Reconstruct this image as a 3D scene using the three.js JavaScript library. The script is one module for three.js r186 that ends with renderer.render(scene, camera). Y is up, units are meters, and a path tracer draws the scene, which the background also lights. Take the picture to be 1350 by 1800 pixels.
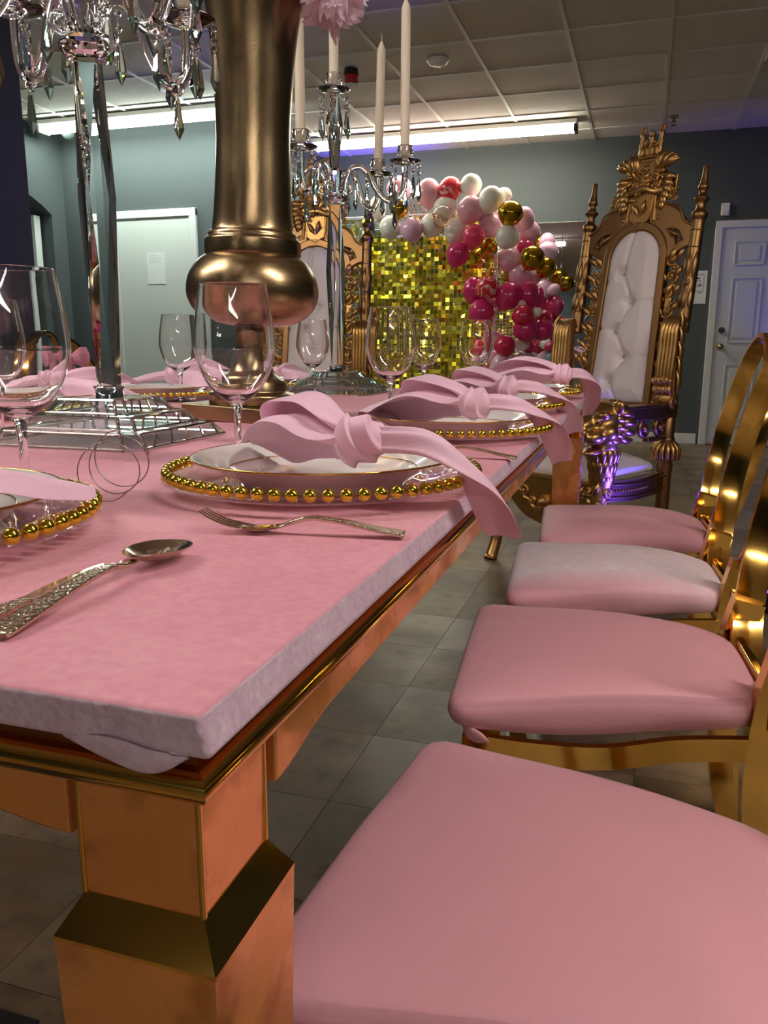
import * as THREE from 'three';
import { mergeGeometries } from 'three/addons/utils/BufferGeometryUtils.js';
import { RoundedBoxGeometry } from 'three/addons/geometries/RoundedBoxGeometry.js';
import { ConvexGeometry } from 'three/addons/geometries/ConvexGeometry.js';
import { MarchingCubes } from 'three/addons/objects/MarchingCubes.js';
import { RectAreaLightUniformsLib } from 'three/addons/lights/RectAreaLightUniformsLib.js';

// ---------------------------------------------------------------- camera, light, exposure
const V = (x, y, z) => new THREE.Vector3(x, y, z);
const scene = new THREE.Scene();
scene.background = new THREE.Color(0x000000);
const FOCAL = 1420;                                     // pixels for the 1350 x 1800 frame
const camera = new THREE.PerspectiveCamera(THREE.MathUtils.radToDeg(2 * Math.atan(900 / FOCAL)), 0.75, 0.05, 60);
camera.position.set(0, 0.95, 0);
{
  const ahead = V(460, 295, FOCAL).normalize();         // the table's long direction as the lens sees it
  const up = V(0, 0, 0).crossVectors(V(1, -0.003, 0), ahead); if (up.y < 0) up.negate(); up.normalize();
  const right = V(0, 0, 0).crossVectors(ahead, up); if (right.x < 0) right.negate();
  const row = (k) => V(right.getComponent(k), up.getComponent(k), -ahead.getComponent(k));
  camera.quaternion.setFromRotationMatrix(new THREE.Matrix4().makeBasis(row(0), row(1), row(2).negate()));
}
RectAreaLightUniformsLib.init();
const renderer = new THREE.WebGLRenderer({ antialias: true });
renderer.toneMapping = THREE.LinearToneMapping;
renderer.toneMappingExposure = 2.1;
renderer.shadowMap.enabled = true;
const TUBE = 15;                                        // radiance of the fluorescent lamps
const LAMPS = [                                         // centre x, z, colour, strength
  [-4.03, -6.37, 0xeefff4, 0.8], [-1.91, -7.66, 0xfffbe6, 0.95], [-2.75, -0.75, 0xfff4f0, 1.15], [-3.75, 10.4, 0xfff4ea, 1],
  [1.75, -0.75, 0xfff2ee, 1.0], [1.7, 3.4, 0xfff2ee, 1.25],  // lamps out of view, added for more light
];
const PURPLE = new THREE.Color(0.06, 0.035, 1);
const LEDS = [                                          // floor up-lights: position, target, strength, half angle
  [[0.5, 0.07, -3.1], [-0.1, 0.52, -3.3], 7, 0.5],
  [[-2.95, 0.07, -8.05], [-2.7, 2.85, -8.15], 14, 0.3],
  [[1.6, 0.07, -7.6], [1.25, 1.9, -8.4], 1.2, 0.55],
];

// ---------------------------------------------------------------- helpers
let seed = 7;
const rnd = () => { seed = (seed * 1664525 + 1013904223) >>> 0; return seed / 4294967296; };
const rr = (a, b) => a + (b - a) * rnd();
const names = new Map();
function numbered(n) { const k = names.get(n) || 0; names.set(n, k + 1); return k ? n + '_' + String(k).padStart(3, '0') : n; }
function tag(o, label, category, group) { o.userData.label = label; o.userData.category = category; if (group) o.userData.group = group; return o; }
function shade(o) { o.traverse((c) => { if (c.isMesh) { c.castShadow = c.receiveShadow = true; } }); return o; }
function thing(name, label, category, pos = [0, 0, 0], turn = 0, group) {
  const o = new THREE.Group(); o.name = numbered(name); o.position.set(...pos); o.rotation.y = turn; scene.add(o);
  return tag(o, label, category, group);
}
function part(name, geo, mat, parent, label) {
  const m = new THREE.Mesh(Array.isArray(geo) ? mg(geo) : geo, mat); m.name = name; m.castShadow = m.receiveShadow = true; parent.add(m);
  if (label) m.userData.label = label; return m;
}
function solo(name, geo, mat, label, category, pos = [0, 0, 0], turn = 0, group) {
  const m = part(numbered(name), geo, mat, scene); m.position.set(...pos); m.rotation.y = turn; return tag(m, label, category, group);
}
function copy(src, label, pos, turn, group) {
  const c = src.clone(); c.name = numbered(src.name.replace(/_\d{3}$/, '')); c.userData = { ...src.userData, label }; if (group) c.userData.group = group;
  if (pos) c.position.set(...pos); if (turn !== undefined) c.rotation.y = turn; scene.add(c); return c;
}
function structure(name, parent = scene) { const o = new THREE.Group(); o.name = name; o.userData.kind = 'structure'; parent.add(o); return o; }
function build(name, geo, mat) { const m = part(name, geo, mat, scene); m.userData.kind = 'structure'; return m; }
function clean(g) {
  g = g.index ? g.toNonIndexed() : g;
  for (const k of Object.keys(g.attributes)) if (!['position', 'normal', 'uv'].includes(k)) g.deleteAttribute(k);
  if (!g.attributes.normal) g.computeVertexNormals();
  if (!g.attributes.uv) g.setAttribute('uv', new THREE.BufferAttribute(new Float32Array(g.attributes.position.count * 2), 2));
  g.morphAttributes = {}; g.clearGroups(); return g;
}
const mg = (list) => mergeGeometries(list.flat(9).map(clean));
const mv = (g, x, y, z) => g.translate(x, y, z);
const box = (w, h, d, x = 0, y = 0, z = 0, r = 0) => boxUV((r ? new RoundedBoxGeometry(w, h, d, 2, Math.min(r, w / 2.01, h / 2.01, d / 2.01)) : new THREE.BoxGeometry(w, h, d)).translate(x, y, z));
function boxUV(g, du = 0, dv = 0) {                      // uv in metres from the face's main direction
  g = g.index ? g.toNonIndexed() : g; if (!g.attributes.normal) g.computeVertexNormals();
  const p = g.attributes.position, n = g.attributes.normal, uv = new Float32Array(p.count * 2);
  for (let i = 0; i < p.count; i++) {
    const ax = Math.abs(n.getX(i)), ay = Math.abs(n.getY(i)), az = Math.abs(n.getZ(i));
    const [u, v] = ay >= ax && ay >= az ? [p.getX(i), p.getZ(i)] : ax > az ? [p.getZ(i), p.getY(i)] : [p.getX(i), p.getY(i)];
    uv[2 * i] = u + du; uv[2 * i + 1] = v + dv;
  }
  g.setAttribute('uv', new THREE.BufferAttribute(uv, 2)); return g;
}
const lathe = (pts, seg = 48) => new THREE.LatheGeometry(pts.map(([r, y]) => new THREE.Vector2(Math.max(r, 0), y)), seg);
function smooth(pts, n = 40) { const c = new THREE.SplineCurve(pts.map(([a, b]) => new THREE.Vector2(a, b))); return c.getPoints(n).map((p) => [p.x, p.y]); }
const ball = (r, x = 0, y = 0, z = 0, sx = 1, sy = 1, sz = 1, w = 14, h = 10) => new THREE.SphereGeometry(r, w, h).scale(sx, sy, sz).translate(x, y, z);
const tube = (pts, r, n = 24, m = 8, closed = false) => new THREE.TubeGeometry(new THREE.CatmullRomCurve3(pts.map((p) => (p.isVector3 ? p : V(...p))), closed), n, r, m, closed);
const cyl = (r0, r1, h, x = 0, y = 0, z = 0, seg = 24) => new THREE.CylinderGeometry(r1, r0, h, seg).translate(x, y, z);
const at = (g, x, y, z, rx = 0, ry = 0, rz = 0, s = 1) => g.applyMatrix4(new THREE.Matrix4().compose(V(x, y, z), new THREE.Quaternion().setFromEuler(new THREE.Euler(rx, ry, rz)), typeof s === 'number' ? V(s, s, s) : V(...s)));
function plate2(shape, depth, bevel = 0.004, seg = 2, cs = 12) { return new THREE.ExtrudeGeometry(shape, { depth, bevelEnabled: bevel > 0, bevelThickness: bevel, bevelSize: bevel, bevelSegments: seg, curveSegments: cs }); }
const poly = (pts) => new THREE.Shape(pts.map(([x, y]) => new THREE.Vector2(x, y)));
// A closed skin swept along a path; sec(t, a) returns the section's [sideways, outward] at angle a.
function loft(pts, sec, o = {}) {
  const n = o.n || 40, m = o.m || 28, c = new THREE.CatmullRomCurve3(pts.map((p) => (p.isVector3 ? p : V(...p))), false, 'centripetal');
  const pos = [], uv = [], idx = []; let side = null;
  for (let i = 0; i <= n; i++) {
    const t = i / n, p = c.getPoint(t), tan = c.getTangent(t);
    if (!side) side = V(0, 0, 0).crossVectors(tan, o.up || V(0, 1, 0)).normalize();
    side.addScaledVector(tan, -side.dot(tan)).normalize();
    const s = side.clone(); if (o.twist) s.applyAxisAngle(tan, o.twist(t));
    const w = V(0, 0, 0).crossVectors(s, tan);
    for (let j = 0; j <= m; j++) {
      const [a, b] = sec(t, (j / m) * Math.PI * 2); const q = p.clone().addScaledVector(s, a).addScaledVector(w, b);
      pos.push(q.x, q.y, q.z); uv.push(a, t * (o.length || 0.3));
    }
  }
  const w1 = m + 1;
  for (let i = 0; i < n; i++) for (let j = 0; j < m; j++) { const a = i * w1 + j, b = a + w1; idx.push(a, a + 1, b, b, a + 1, b + 1); }
  for (const i of [0, n]) {                              // end caps
    const k = pos.length / 3; let x = 0, y = 0, z = 0;
    for (let j = 0; j < m; j++) { const q = 3 * (i * w1 + j); x += pos[q] / m; y += pos[q + 1] / m; z += pos[q + 2] / m; }
    pos.push(x, y, z); uv.push(0, i ? 0.3 : 0);
    for (let j = 0; j < m; j++) i ? idx.push(i * w1 + j, i * w1 + j + 1, k) : idx.push(j + 1, j, k);
  }
  const g = new THREE.BufferGeometry();
  g.setAttribute('position', new THREE.Float32BufferAttribute(pos, 3)); g.setAttribute('uv', new THREE.Float32BufferAttribute(uv, 2)); g.setIndex(idx);
  g.computeVertexNormals();
  const nn = g.attributes.normal;                        // close the seam of the normals
  for (let i = 0; i <= n; i++) { const a = i * w1, b = a + m; const q = V(nn.getX(a) + nn.getX(b), nn.getY(a) + nn.getY(b), nn.getZ(a) + nn.getZ(b)).normalize(); nn.setXYZ(a, q.x, q.y, q.z); nn.setXYZ(b, q.x, q.y, q.z); }
  return g;
}
function creased(q) { // smooth where neighbours differ little, keep the edges
  const p = q.attributes.position, n = q.attributes.normal, map = new Map(), key = (i) => Math.round(p.getX(i) * 2e4) + ',' + Math.round(p.getY(i) * 2e4) + ',' + Math.round(p.getZ(i) * 2e4);
  for (let i = 0; i < p.count; i++) { const k = key(i); if (!map.has(k)) map.set(k, []); map.get(k).push([n.getX(i), n.getY(i), n.getZ(i)]); }
  const o = new Float32Array(p.count * 3);
  for (let i = 0; i < p.count; i++) { const a = [n.getX(i), n.getY(i), n.getZ(i)], s = [0, 0, 0]; for (const b of map.get(key(i))) if (a[0] * b[0] + a[1] * b[1] + a[2] * b[2] > 0.8) { s[0] += b[0]; s[1] += b[1]; s[2] += b[2]; } const l = Math.hypot(...s) || 1; o.set(s.map((v) => v / l), 3 * i); }
  q.setAttribute('normal', new THREE.BufferAttribute(o, 3)); return q;
}
const lerp = (a, b, t) => a + (b - a) * t;
const ramp = (ks) => (t) => { for (let i = 1; i < ks.length; i++) if (t <= ks[i][0]) { const [a, x] = ks[i - 1], [b, y] = ks[i], s = (t - a) / (b - a || 1); return lerp(x, y, s * s * (3 - 2 * s)); } return ks[ks.length - 1][1]; };

// ---------------------------------------------------------------- textures
function grain(sd) {                                     // value noise that repeats with the given period
  const h = (x, y) => { let n = (x * 374761393 + y * 668265263 + sd * 974711) | 0; n = Math.imul(n ^ (n >>> 13), 1274126177); return ((n ^ (n >>> 16)) >>> 0) / 4294967296; };
  const f = (x, y, p) => { const xi = Math.floor(x), yi = Math.floor(y), a = x - xi, b = y - yi, u = a * a * (3 - 2 * a), v = b * b * (3 - 2 * b), q = (k) => ((k % p) + p) % p;
    return lerp(lerp(h(q(xi), q(yi)), h(q(xi + 1), q(yi)), u), lerp(h(q(xi), q(yi + 1)), h(q(xi + 1), q(yi + 1)), u), v); };
  return (u, v, base, oct = 4) => { let s = 0, w = 0.5, t = 0, p = base; for (let i = 0; i < oct; i++) { s += w * f(u * p, v * p, p); t += w; w *= 0.5; p *= 2; } return s / t; };
}
function texture(size, metres, fn, colour = true) {
  const d = new Uint8Array(size * size * 4);
  for (let y = 0; y < size; y++) for (let x = 0; x < size; x++) { const c = fn(x / size, y / size), k = 4 * (y * size + x); for (let i = 0; i < 3; i++) d[k + i] = Math.max(0, Math.min(255, 255 * (c.length ? c[i] : c))); d[k + 3] = 255; }
  const t = new THREE.DataTexture(d, size, size); t.wrapS = t.wrapT = THREE.RepeatWrapping; t.magFilter = THREE.LinearFilter; t.minFilter = THREE.LinearMipmapLinearFilter; t.generateMipmaps = true;
  if (colour) t.colorSpace = THREE.SRGBColorSpace; t.repeat.set(1 / metres, 1 / metres); t.needsUpdate = true; return t;
}
const g1 = grain(1), g2 = grain(2), g3 = grain(3), g4 = grain(4);
const mix3 = (a, b, t) => [lerp(a[0], b[0], t), lerp(a[1], b[1], t), lerp(a[2], b[2], t)];
const sat = (x) => Math.max(0, Math.min(1, x));
const T = {
  velvet: texture(512, 0.5, (u, v) => { const m = sat((g1(u, v, 4, 4) - 0.5) * 2.2 + 0.45), s = g2(u, v, 96, 2); return mix3([0.86, 0.60, 0.645], [0.925, 0.70, 0.735], m * 0.75 + (s - 0.5) * 0.7); }),
  pale: texture(512, 0.3, (u, v) => { const m = sat((g1(u, v, 6, 4) - 0.5) * 2.4 + 0.5), s = g2(u, v, 110, 2); return mix3([0.80, 0.70, 0.755], [0.90, 0.82, 0.86], m * 0.8 + (s - 0.5) * 0.9); }),  // velvet colour with the grazing sheen mixed in
  velvetBump: texture(512, 0.25, (u, v) => g2(u, v, 90, 2), false),
  floor: texture(512, 0.9, (u, v) => { const m = g1(u, v, 5, 5), s = g3(u, v, 40, 3), d = sat((g4(u, v, 9, 4) - 0.6) * 5); return mix3(mix3([0.44, 0.39, 0.32], [0.60, 0.545, 0.46], sat(m * 1.9 - 0.45)), [0.31, 0.27, 0.215], d * 0.6 + sat(s - 0.6) * 0.9); }),
  floorRough: texture(256, 1.3, (u, v) => 0.22 + 0.36 * g2(u, v, 6, 4), false),
  tile: texture(256, 0.35, (u, v) => { const s = g2(u, v, 64, 2), m = g1(u, v, 16, 3); return 0.55 + 0.45 * sat(s * 1.2 - 0.1) - (m > 0.66 ? 0.3 : 0); }, false),
  wall: texture(256, 0.4, (u, v) => g2(u, v, 40, 2), false),
  wear: texture(256, 0.22, (u, v) => 0.12 + 0.55 * sat(g1(u, v, 5, 5) * 1.7 - 0.45), false),
  reflectGold: texture(512, 0.25, (u, v) => { const m = g1(u, v, 4, 4), s = sat((g3(u, v, 7, 4) - 0.58) * 6); return mix3(mix3([0.92, 0.62, 0.34], [0.97, 0.73, 0.46], m), [0.74, 0.46, 0.26], s * 0.5); }),
  hammer: texture(256, 0.03, (u, v) => { const a = Math.sin(u * Math.PI * 12 + Math.sin(v * 25)), b = Math.sin(v * Math.PI * 14 + Math.sin(u * 19) * 1.3); return 0.5 + 0.5 * a * b * (0.5 + g2(u, v, 16, 2)); }, false),
  cast: texture(256, 0.12, (u, v) => 0.6 * g1(u, v, 8, 4) + 0.4 * g2(u, v, 50, 2), false),
  weave: texture(128, 0.012, (u, v) => 0.5 + 0.25 * Math.sin(u * 50.26) + 0.25 * Math.sin(v * 50.26), false),
  leather: texture(256, 0.08, (u, v) => g2(u, v, 24, 3), false),
  brass: texture(512, 0.5, (u, v) => mix3([0.58, 0.50, 0.37], [0.76, 0.67, 0.50], sat(g1(u, v, 5, 5) * 1.6 - 0.3))),
  marble: texture(256, 1, (u, v) => { const s = Math.abs(Math.sin((u * 2 + v + g1(u, v, 4, 4) * 1.6) * Math.PI * 2)); return mix3([0.97, 0.78, 0.77], [0.89, 0.19, 0.24], sat(s * 2.3 - 0.35)); }),
};
const rep = (t, m) => { const c = t.clone(); c.repeat.set(1 / m, 1 / m); c.needsUpdate = true; return c; };

// ---------------------------------------------------------------- materials
const std = (o) => new THREE.MeshStandardMaterial(o), phy = (o) => new THREE.MeshPhysicalMaterial(o);
const metal = (c, r, o = {}) => std({ color: c, metalness: 1, roughness: r, ...o });
const M = {
  velvet: phy({ map: T.velvet, roughness: 0.75, bumpMap: T.velvetBump, bumpScale: 0.00025, sheen: 1, sheenColor: new THREE.Color(0.85, 0.62, 0.68), sheenRoughness: 0.4 }),
  velvetSheen: phy({ map: T.pale, roughness: 0.8, bumpMap: T.velvetBump, bumpScale: 0.0006, sheen: 0.8, sheenColor: new THREE.Color(0.9, 0.85, 0.9), sheenRoughness: 0.45 }),  // paler copy of the velvet, side sheen put into its colour
  seat: phy({ color: 0xebacb5, roughness: 0.6, sheen: 1, sheenColor: new THREE.Color(0.95, 0.82, 0.87), sheenRoughness: 0.6, bumpMap: T.velvetBump, bumpScale: 0.0002 }),
  cloth: phy({ color: 0xfacfe1, roughness: 0.5, sheen: 1, sheenColor: new THREE.Color(1, 0.86, 0.95), sheenRoughness: 0.5, bumpMap: T.weave, bumpScale: 0.00006, side: THREE.DoubleSide }),
  gold: metal(0xe9bd62, 0.1, { roughnessMap: null }),
  tableGold: metal(0xe2b45a, 0.1),
  brownGold: metal(0x8a5a34, 0.35),  // dark brown gold for the recessed board and the door threshold
  reflectGold: std({ map: T.reflectGold, color: 0xffffff, metalness: 0.68, roughness: 1, roughnessMap: T.wear }),  // gold whose warm reflections are painted into the colour map
  brass: metal(0xffffff, 0.27, { map: T.brass, bumpMap: T.cast, bumpScale: 0.00018 }),
  throne: metal(0xc29a5c, 0.33, { bumpMap: T.cast, bumpScale: 0.0006 }),
  throneFlat: metal(0x99754a, 0.36, { bumpMap: T.cast, bumpScale: 0.0003 }),
  bead: metal(0xe0c846, 0.12),
  cutlery: metal(0xd2c7ab, 0.13), hammered: metal(0xd2c7ab, 0.16, { bumpMap: T.hammer, bumpScale: 0.00045 }),
  wire: metal(0xa9a39a, 0.25), chrome: metal(0xc9ccd0, 0.08),
  glass: phy({ color: 0xffffff, roughness: 0, transmission: 1, thickness: 0.01, ior: 1.48 }),
  crystal: phy({ color: 0xffffff, roughness: 0, transmission: 1, thickness: 0.05, ior: 1.58, attenuationColor: new THREE.Color(0.93, 0.98, 0.97), attenuationDistance: 1 }),
  tier: phy({ color: 0xe4f1ef, roughness: 0, transmission: 1, thickness: 0, ior: 1.7 }),
  pane: phy({ color: 0xffffff, roughness: 0, transmission: 1, thickness: 0, ior: 1.5 }),
  china: phy({ color: 0xe9e3dd, roughness: 0.18, clearcoat: 0.8, clearcoatRoughness: 0.05 }),
  goldLine: metal(0xc79f55, 0.2),
  wax: phy({ color: 0xf8efd2, roughness: 0.5, sheen: 0.3, sheenColor: new THREE.Color(1, 0.9, 0.85) }), wick: std({ color: 0xe9ddcf, roughness: 0.9 }),
  white: phy({ color: 0xe9e0dc, roughness: 0.42, bumpMap: T.leather, bumpScale: 0.0005, clearcoat: 0.15, clearcoatRoughness: 0.4 }),
  gem: metal(0xe6e6ee, 0.05), nail: metal(0x7a5a35, 0.3),
  paint: std({ color: 0x4d5455, roughness: 0.75, bumpMap: T.wall, bumpScale: 0.0008 }),
  paintDark: std({ color: 0x2c2e39, roughness: 0.7, bumpMap: T.wall, bumpScale: 0.0008 }),
  trim: std({ color: 0xd6d8d6, roughness: 0.45 }), door: std({ color: 0xc6ccd0, roughness: 0.42 }),
  tile: std({ color: 0xd9d3ca, roughness: 0.9, bumpMap: T.tile, bumpScale: 0.003 }), grid: std({ color: 0xd9d7d0, roughness: 0.5 }),
  floor: std({ color: 0xeadfce, map: T.floor, roughness: 1, roughnessMap: T.floorRough }), grout: std({ color: 0x5a5145, roughness: 0.9 }),
  plastic: std({ color: 0xe4e2dc, roughness: 0.4 }), black: std({ color: 0x111214, roughness: 0.5 }), red: std({ color: 0xb0121b, roughness: 0.35 }),
  paper: std({ color: 0xe6e8e6, roughness: 0.8 }),
  mirror: metal(0xdfe3e3, 0.015), sequin: std({ color: 0xf2cf2a, metalness: 1, roughness: 0.2 }),
  bowTie: phy({ color: 0xe79ab0, roughness: 0.6, sheen: 0.5, sheenColor: new THREE.Color(1, 0.8, 0.85) }),
  petal: phy({ color: 0xf8e6ee, roughness: 0.7, transmission: 0.4, thickness: 0, side: THREE.DoubleSide }),
};
M.gold.roughnessMap = null;
// ---------------------------------------------------------------- the room
const CEIL = 2.85;
const lampMat = {};
function lampGlow(c) { return lampMat[c] || (lampMat[c] = std({ color: 0xffffff, emissive: c, emissiveIntensity: TUBE * 0.8, roughness: 0.4 })); }

{ // floor: vinyl tiles that can be picked apart lie on a slab, the joints are real gaps
  const floor = structure('floor');
  const slab = part('floor_slab', box(10.4, 0.2, 21, -0.35, -0.1035, 1.8), M.grout, floor);
  const P = 0.3075, forms = [];
  for (let k = 0; k < 10; k++) { const b = box(P - 0.0014, 0.0034, P - 0.0014, 0, -0.0017, 0); forms.push(boxUV(b, rr(0, 5), rr(0, 5))); }
  const tones = [0xeadfce, 0xe2d6c4, 0xdccfbd, 0xe8dac6].map((c) => { const m = M.floor.clone(); m.color.set(c); return m; });
  const rest = []; let n = 0;
  const stuff = [];
  for (let j = 27; j > -40; j--) for (let i = -14; i < 17; i++) {
    const x = -0.578 + P * (i + 0.5), z = -2.06 - P * (j + 0.5) + P * 3;
    const inView = z < -0.3 && z > -8.42 && x > -1.9 + (z < -3 ? 0.9 : 0) && x < 0.35 - z * 0.09 && n < 300;
    if (z < -8.45) continue;
    if (inView) { const m = part('floor_tile', forms[Math.floor(rnd() * 10)], tones[Math.floor(rnd() * 4)], floor); m.position.set(x, 0, z); n++; }
    else stuff.push(forms[Math.floor(rnd() * 10)].clone().translate(x, 0, z));
  }
  const s = part('floor_tile', stuff, M.floor, floor); s.userData.kind = 'stuff';
}
{ // suspended ceiling: every tile in view sits in its own opening of the grid
  const ceiling = structure('ceiling');
  part('ceiling_slab', box(10.4, 0.2, 21, -0.35, CEIL + 0.13, 1.8), M.tile, ceiling);
  const P = 0.612, f = [];
  for (let k = 0; k < 6; k++) f.push(boxUV(box(P - 0.012, 0.014, P - 0.012, 0, 0.007, 0, 0.003), rr(0, 3), rr(0, 3)));
  const bars = [];
  for (let i = -9; i <= 4; i++) bars.push(box(0.024, 0.012, 4.9, 0.025 + i * P, CEIL - 0.004, -6.05));
  for (let j = 0; j <= 7; j++) bars.push(box(8.3, 0.01, 0.022, -1.5, CEIL - 0.0045, -8.013 + (j ? (j) * P : 0)));
  part('ceiling_grid', bars, M.grid, ceiling);
  for (let j = -1; j < 7; j++) for (let i = -9; i < 4; i++) {
    const x = 0.025 + (i + 0.5) * P, z = -8.013 + (j + 0.5) * P;
    if (x < -3.4 && z < -6.9 && x > -9) { if (z < -7.2) continue; }
    const t = part('ceiling_tile', f[Math.floor(rnd() * 6)], M.tile, ceiling); t.position.set(x, CEIL - 0.002 + rr(0, 0.002), z);
  }
}
// walls
const wallBox = (w, h, d, x, y, z) => box(w, h, d, x, y, z);
build('wall_back', wallBox(8.2, 3, 0.2, 0.65, 1.5, -8.5), M.paint);
build('wall_back_left', wallBox(2.1, 3, 0.2, -4.4, 1.5, -6.85), M.paint);
build('wall_return', wallBox(0.2, 3, 1.55, -3.45, 1.5, -7.725), M.paint);
build('wall_right', wallBox(0.2, 3, 20.8, 4.7, 1.5, 1.8), M.paint);
build('wall_front', wallBox(10.4, 3, 0.2, -0.35, 1.5, 12.1), M.paint);
{
  const s = poly([[6.75, 0], [6.75, 3], [-12, 3], [-12, 0]]);       // seen from the room: x is -z
  const a = 5.3, b = 6.56, h = new THREE.Path(); h.moveTo(a, 0.001); h.lineTo(a, 2.0); h.quadraticCurveTo((a + b) / 2, 2.5, b, 2.1); h.lineTo(b, 0.001); h.closePath(); s.holes.push(h);
  const g = new THREE.ExtrudeGeometry(s, { depth: 0.34, bevelEnabled: false, curveSegments: 10 }).rotateY(Math.PI / 2).translate(-5.64, 0, 0);
  build('wall_left', boxUV(g), M.paint);
  build('wall_alcove', wallBox(0.1, 3, 1.6, -5.69, 1.5, -5.9), M.paint);
  const d = structure('door_3');
  part('door_leaf', box(0.03, 2.0, 0.8, -5.62, 1.0, -5.9, 0.004), M.door, d); part('door_frame', [box(0.05, 2.09, 0.08, -5.43, 1.045, -6.485, 0.004), box(0.05, 0.07, 0.9, -5.61, 2.05, -5.75)], M.trim, d);
}
build('wall_pillar', wallBox(0.75, 3, 0.75, -3.405, 1.5, -3.215), M.paintDark);
for (const [n, w, d, x, z] of [['baseboard_back', 3.9, 0.014, -1.43, -8.393], ['baseboard_back_right', 3.0, 0.014, 3.1, -8.393], ['baseboard_back_left', 0.4, 0.014, -3.7, -6.743]]) build(n, box(w, 0.1, d, x, 0.05, z, 0.004), M.trim);
{ // panelled door on the right
  const d = structure('door_1');
  const x0 = 0.545, w = 0.92, z = -8.4;
  part('door_frame', [box(0.065, 2.06, 0.05, x0 + 0.0325, 1.03, z + 0.015, 0.006), box(0.065, 2.06, 0.05, x0 + w + 0.097, 1.03, z + 0.015, 0.006), box(w + 0.13, 0.065, 0.05, x0 + 0.065 + w / 2, 2.028, z + 0.016, 0.006)], M.trim, d);
  part('door_leaf', box(w, 1.99, 0.03, x0 + 0.065 + w / 2, 1.0, z + 0.01, 0.003), M.door, d);
  for (const c of [0, 1]) for (const [y, h] of [[1.77, 0.2], [1.26, 0.58], [0.48, 0.56]]) {
    const px = x0 + 0.065 + (c ? 0.68 : 0.245), pw = 0.25;
    part('door_panel', [box(pw, 0.016, 0.014, px, y + h / 2, z + 0.027, 0.005), box(pw, 0.016, 0.014, px, y - h / 2, z + 0.027, 0.005), box(0.016, h, 0.014, px - pw / 2, y, z + 0.027, 0.005), box(0.016, h, 0.014, px + pw / 2, y, z + 0.027, 0.005), box(pw - 0.07, h - 0.07, 0.012, px, y, z + 0.026, 0.006)], M.door, d);
  }
  const knob = (y, m, l) => part(l, [at(cyl(0.03, 0.028, 0.012), x0 + 0.125, y, z + 0.03, Math.PI / 2), at(cyl(0.011, 0.011, 0.03), x0 + 0.125, y, z + 0.05, Math.PI / 2), ball(0.026, x0 + 0.125, y, z + 0.072, 1, 1, 0.75)], m, d);
  knob(0.93, M.brass, 'door_knob'); part('deadbolt', [at(cyl(0.032, 0.028, 0.02), x0 + 0.125, 1.08, z + 0.033, Math.PI / 2), at(cyl(0.014, 0.012, 0.016), x0 + 0.125, 1.08, z + 0.048, Math.PI / 2)], M.chrome, d);
  part('threshold', box(w, 0.012, 0.08, x0 + 0.065 + w / 2, 0.006, z + 0.04, 0.003), M.brownGold, d);
}
{ // plain pale door at the left
  const d = structure('door_2'), z = -6.75, x0 = -4.8, x1 = -3.9;
  part('door_frame', [box(0.07, 2.13, 0.04, x0 + 0.035, 1.065, z + 0.01, 0.006), box(0.07, 2.13, 0.04, x1 - 0.035, 1.065, z + 0.01, 0.006), box(x1 - x0, 0.07, 0.04, (x0 + x1) / 2, 2.095, z + 0.011, 0.006)], M.trim, d);
  part('door_leaf', box(x1 - x0 - 0.14, 2.06, 0.03, (x0 + x1) / 2, 1.03, z + 0.004, 0.003), std({ color: 0xd3d8d2, roughness: 0.45 }), d);
}
function notice(name, label, w, h, pos, draw) {
  const c = document.createElement('canvas'); c.width = Math.round(w * 1200); c.height = Math.round(h * 1200); const x = c.getContext('2d'); x.fillStyle = '#e4e6e4'; x.fillRect(0, 0, c.width, c.height); draw(x, c.width, c.height);
  const t = new THREE.CanvasTexture(c); t.colorSpace = THREE.SRGBColorSpace;
  const g = new THREE.BoxGeometry(w, h, 0.002); return solo(name, g, std({ map: t, roughness: 0.8 }), label, 'notice', pos);
}
notice('paper_notice', 'sheet of white paper with faint print taped on the pale left door', 0.19, 0.28, [-4.33, 1.62, -6.729], (x, w, h) => { x.fillStyle = '#b9c0bb'; for (let i = 0; i < 6; i++) x.fillRect(w * 0.12, h * (0.1 + 0.045 * i), w * (0.5 + 0.22 * ((i * 37) % 3) / 2), h * 0.012); x.fillRect(w * 0.3, h * 0.62, w * 0.25, h * 0.012); });
notice('floor_plan', 'white sheet with a black floor plan on the wall beside the panelled door', 0.2, 0.3, [0.41, 1.475, -8.397], (x, w, h) => { x.strokeStyle = '#3a4452'; x.lineWidth = 5; x.strokeRect(w * 0.5, h * 0.12, w * 0.36, h * 0.5); x.strokeRect(w * 0.5, h * 0.3, w * 0.2, h * 0.18); x.fillStyle = '#3a4452'; x.fillRect(w * 0.55, h * 0.2, w * 0.12, h * 0.05); x.fillRect(w * 0.6, h * 0.42, w * 0.2, h * 0.04); x.fillRect(w * 0.3, h * 0.74, w * 0.1, h * 0.14); x.fillRect(w * 0.62, h * 0.66, w * 0.22, h * 0.02); x.fillStyle = '#8a93a0'; for (let i = 0; i < 9; i++) x.fillRect(w * 0.1, h * (0.1 + i * 0.055), w * 0.28, h * 0.012); });

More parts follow.
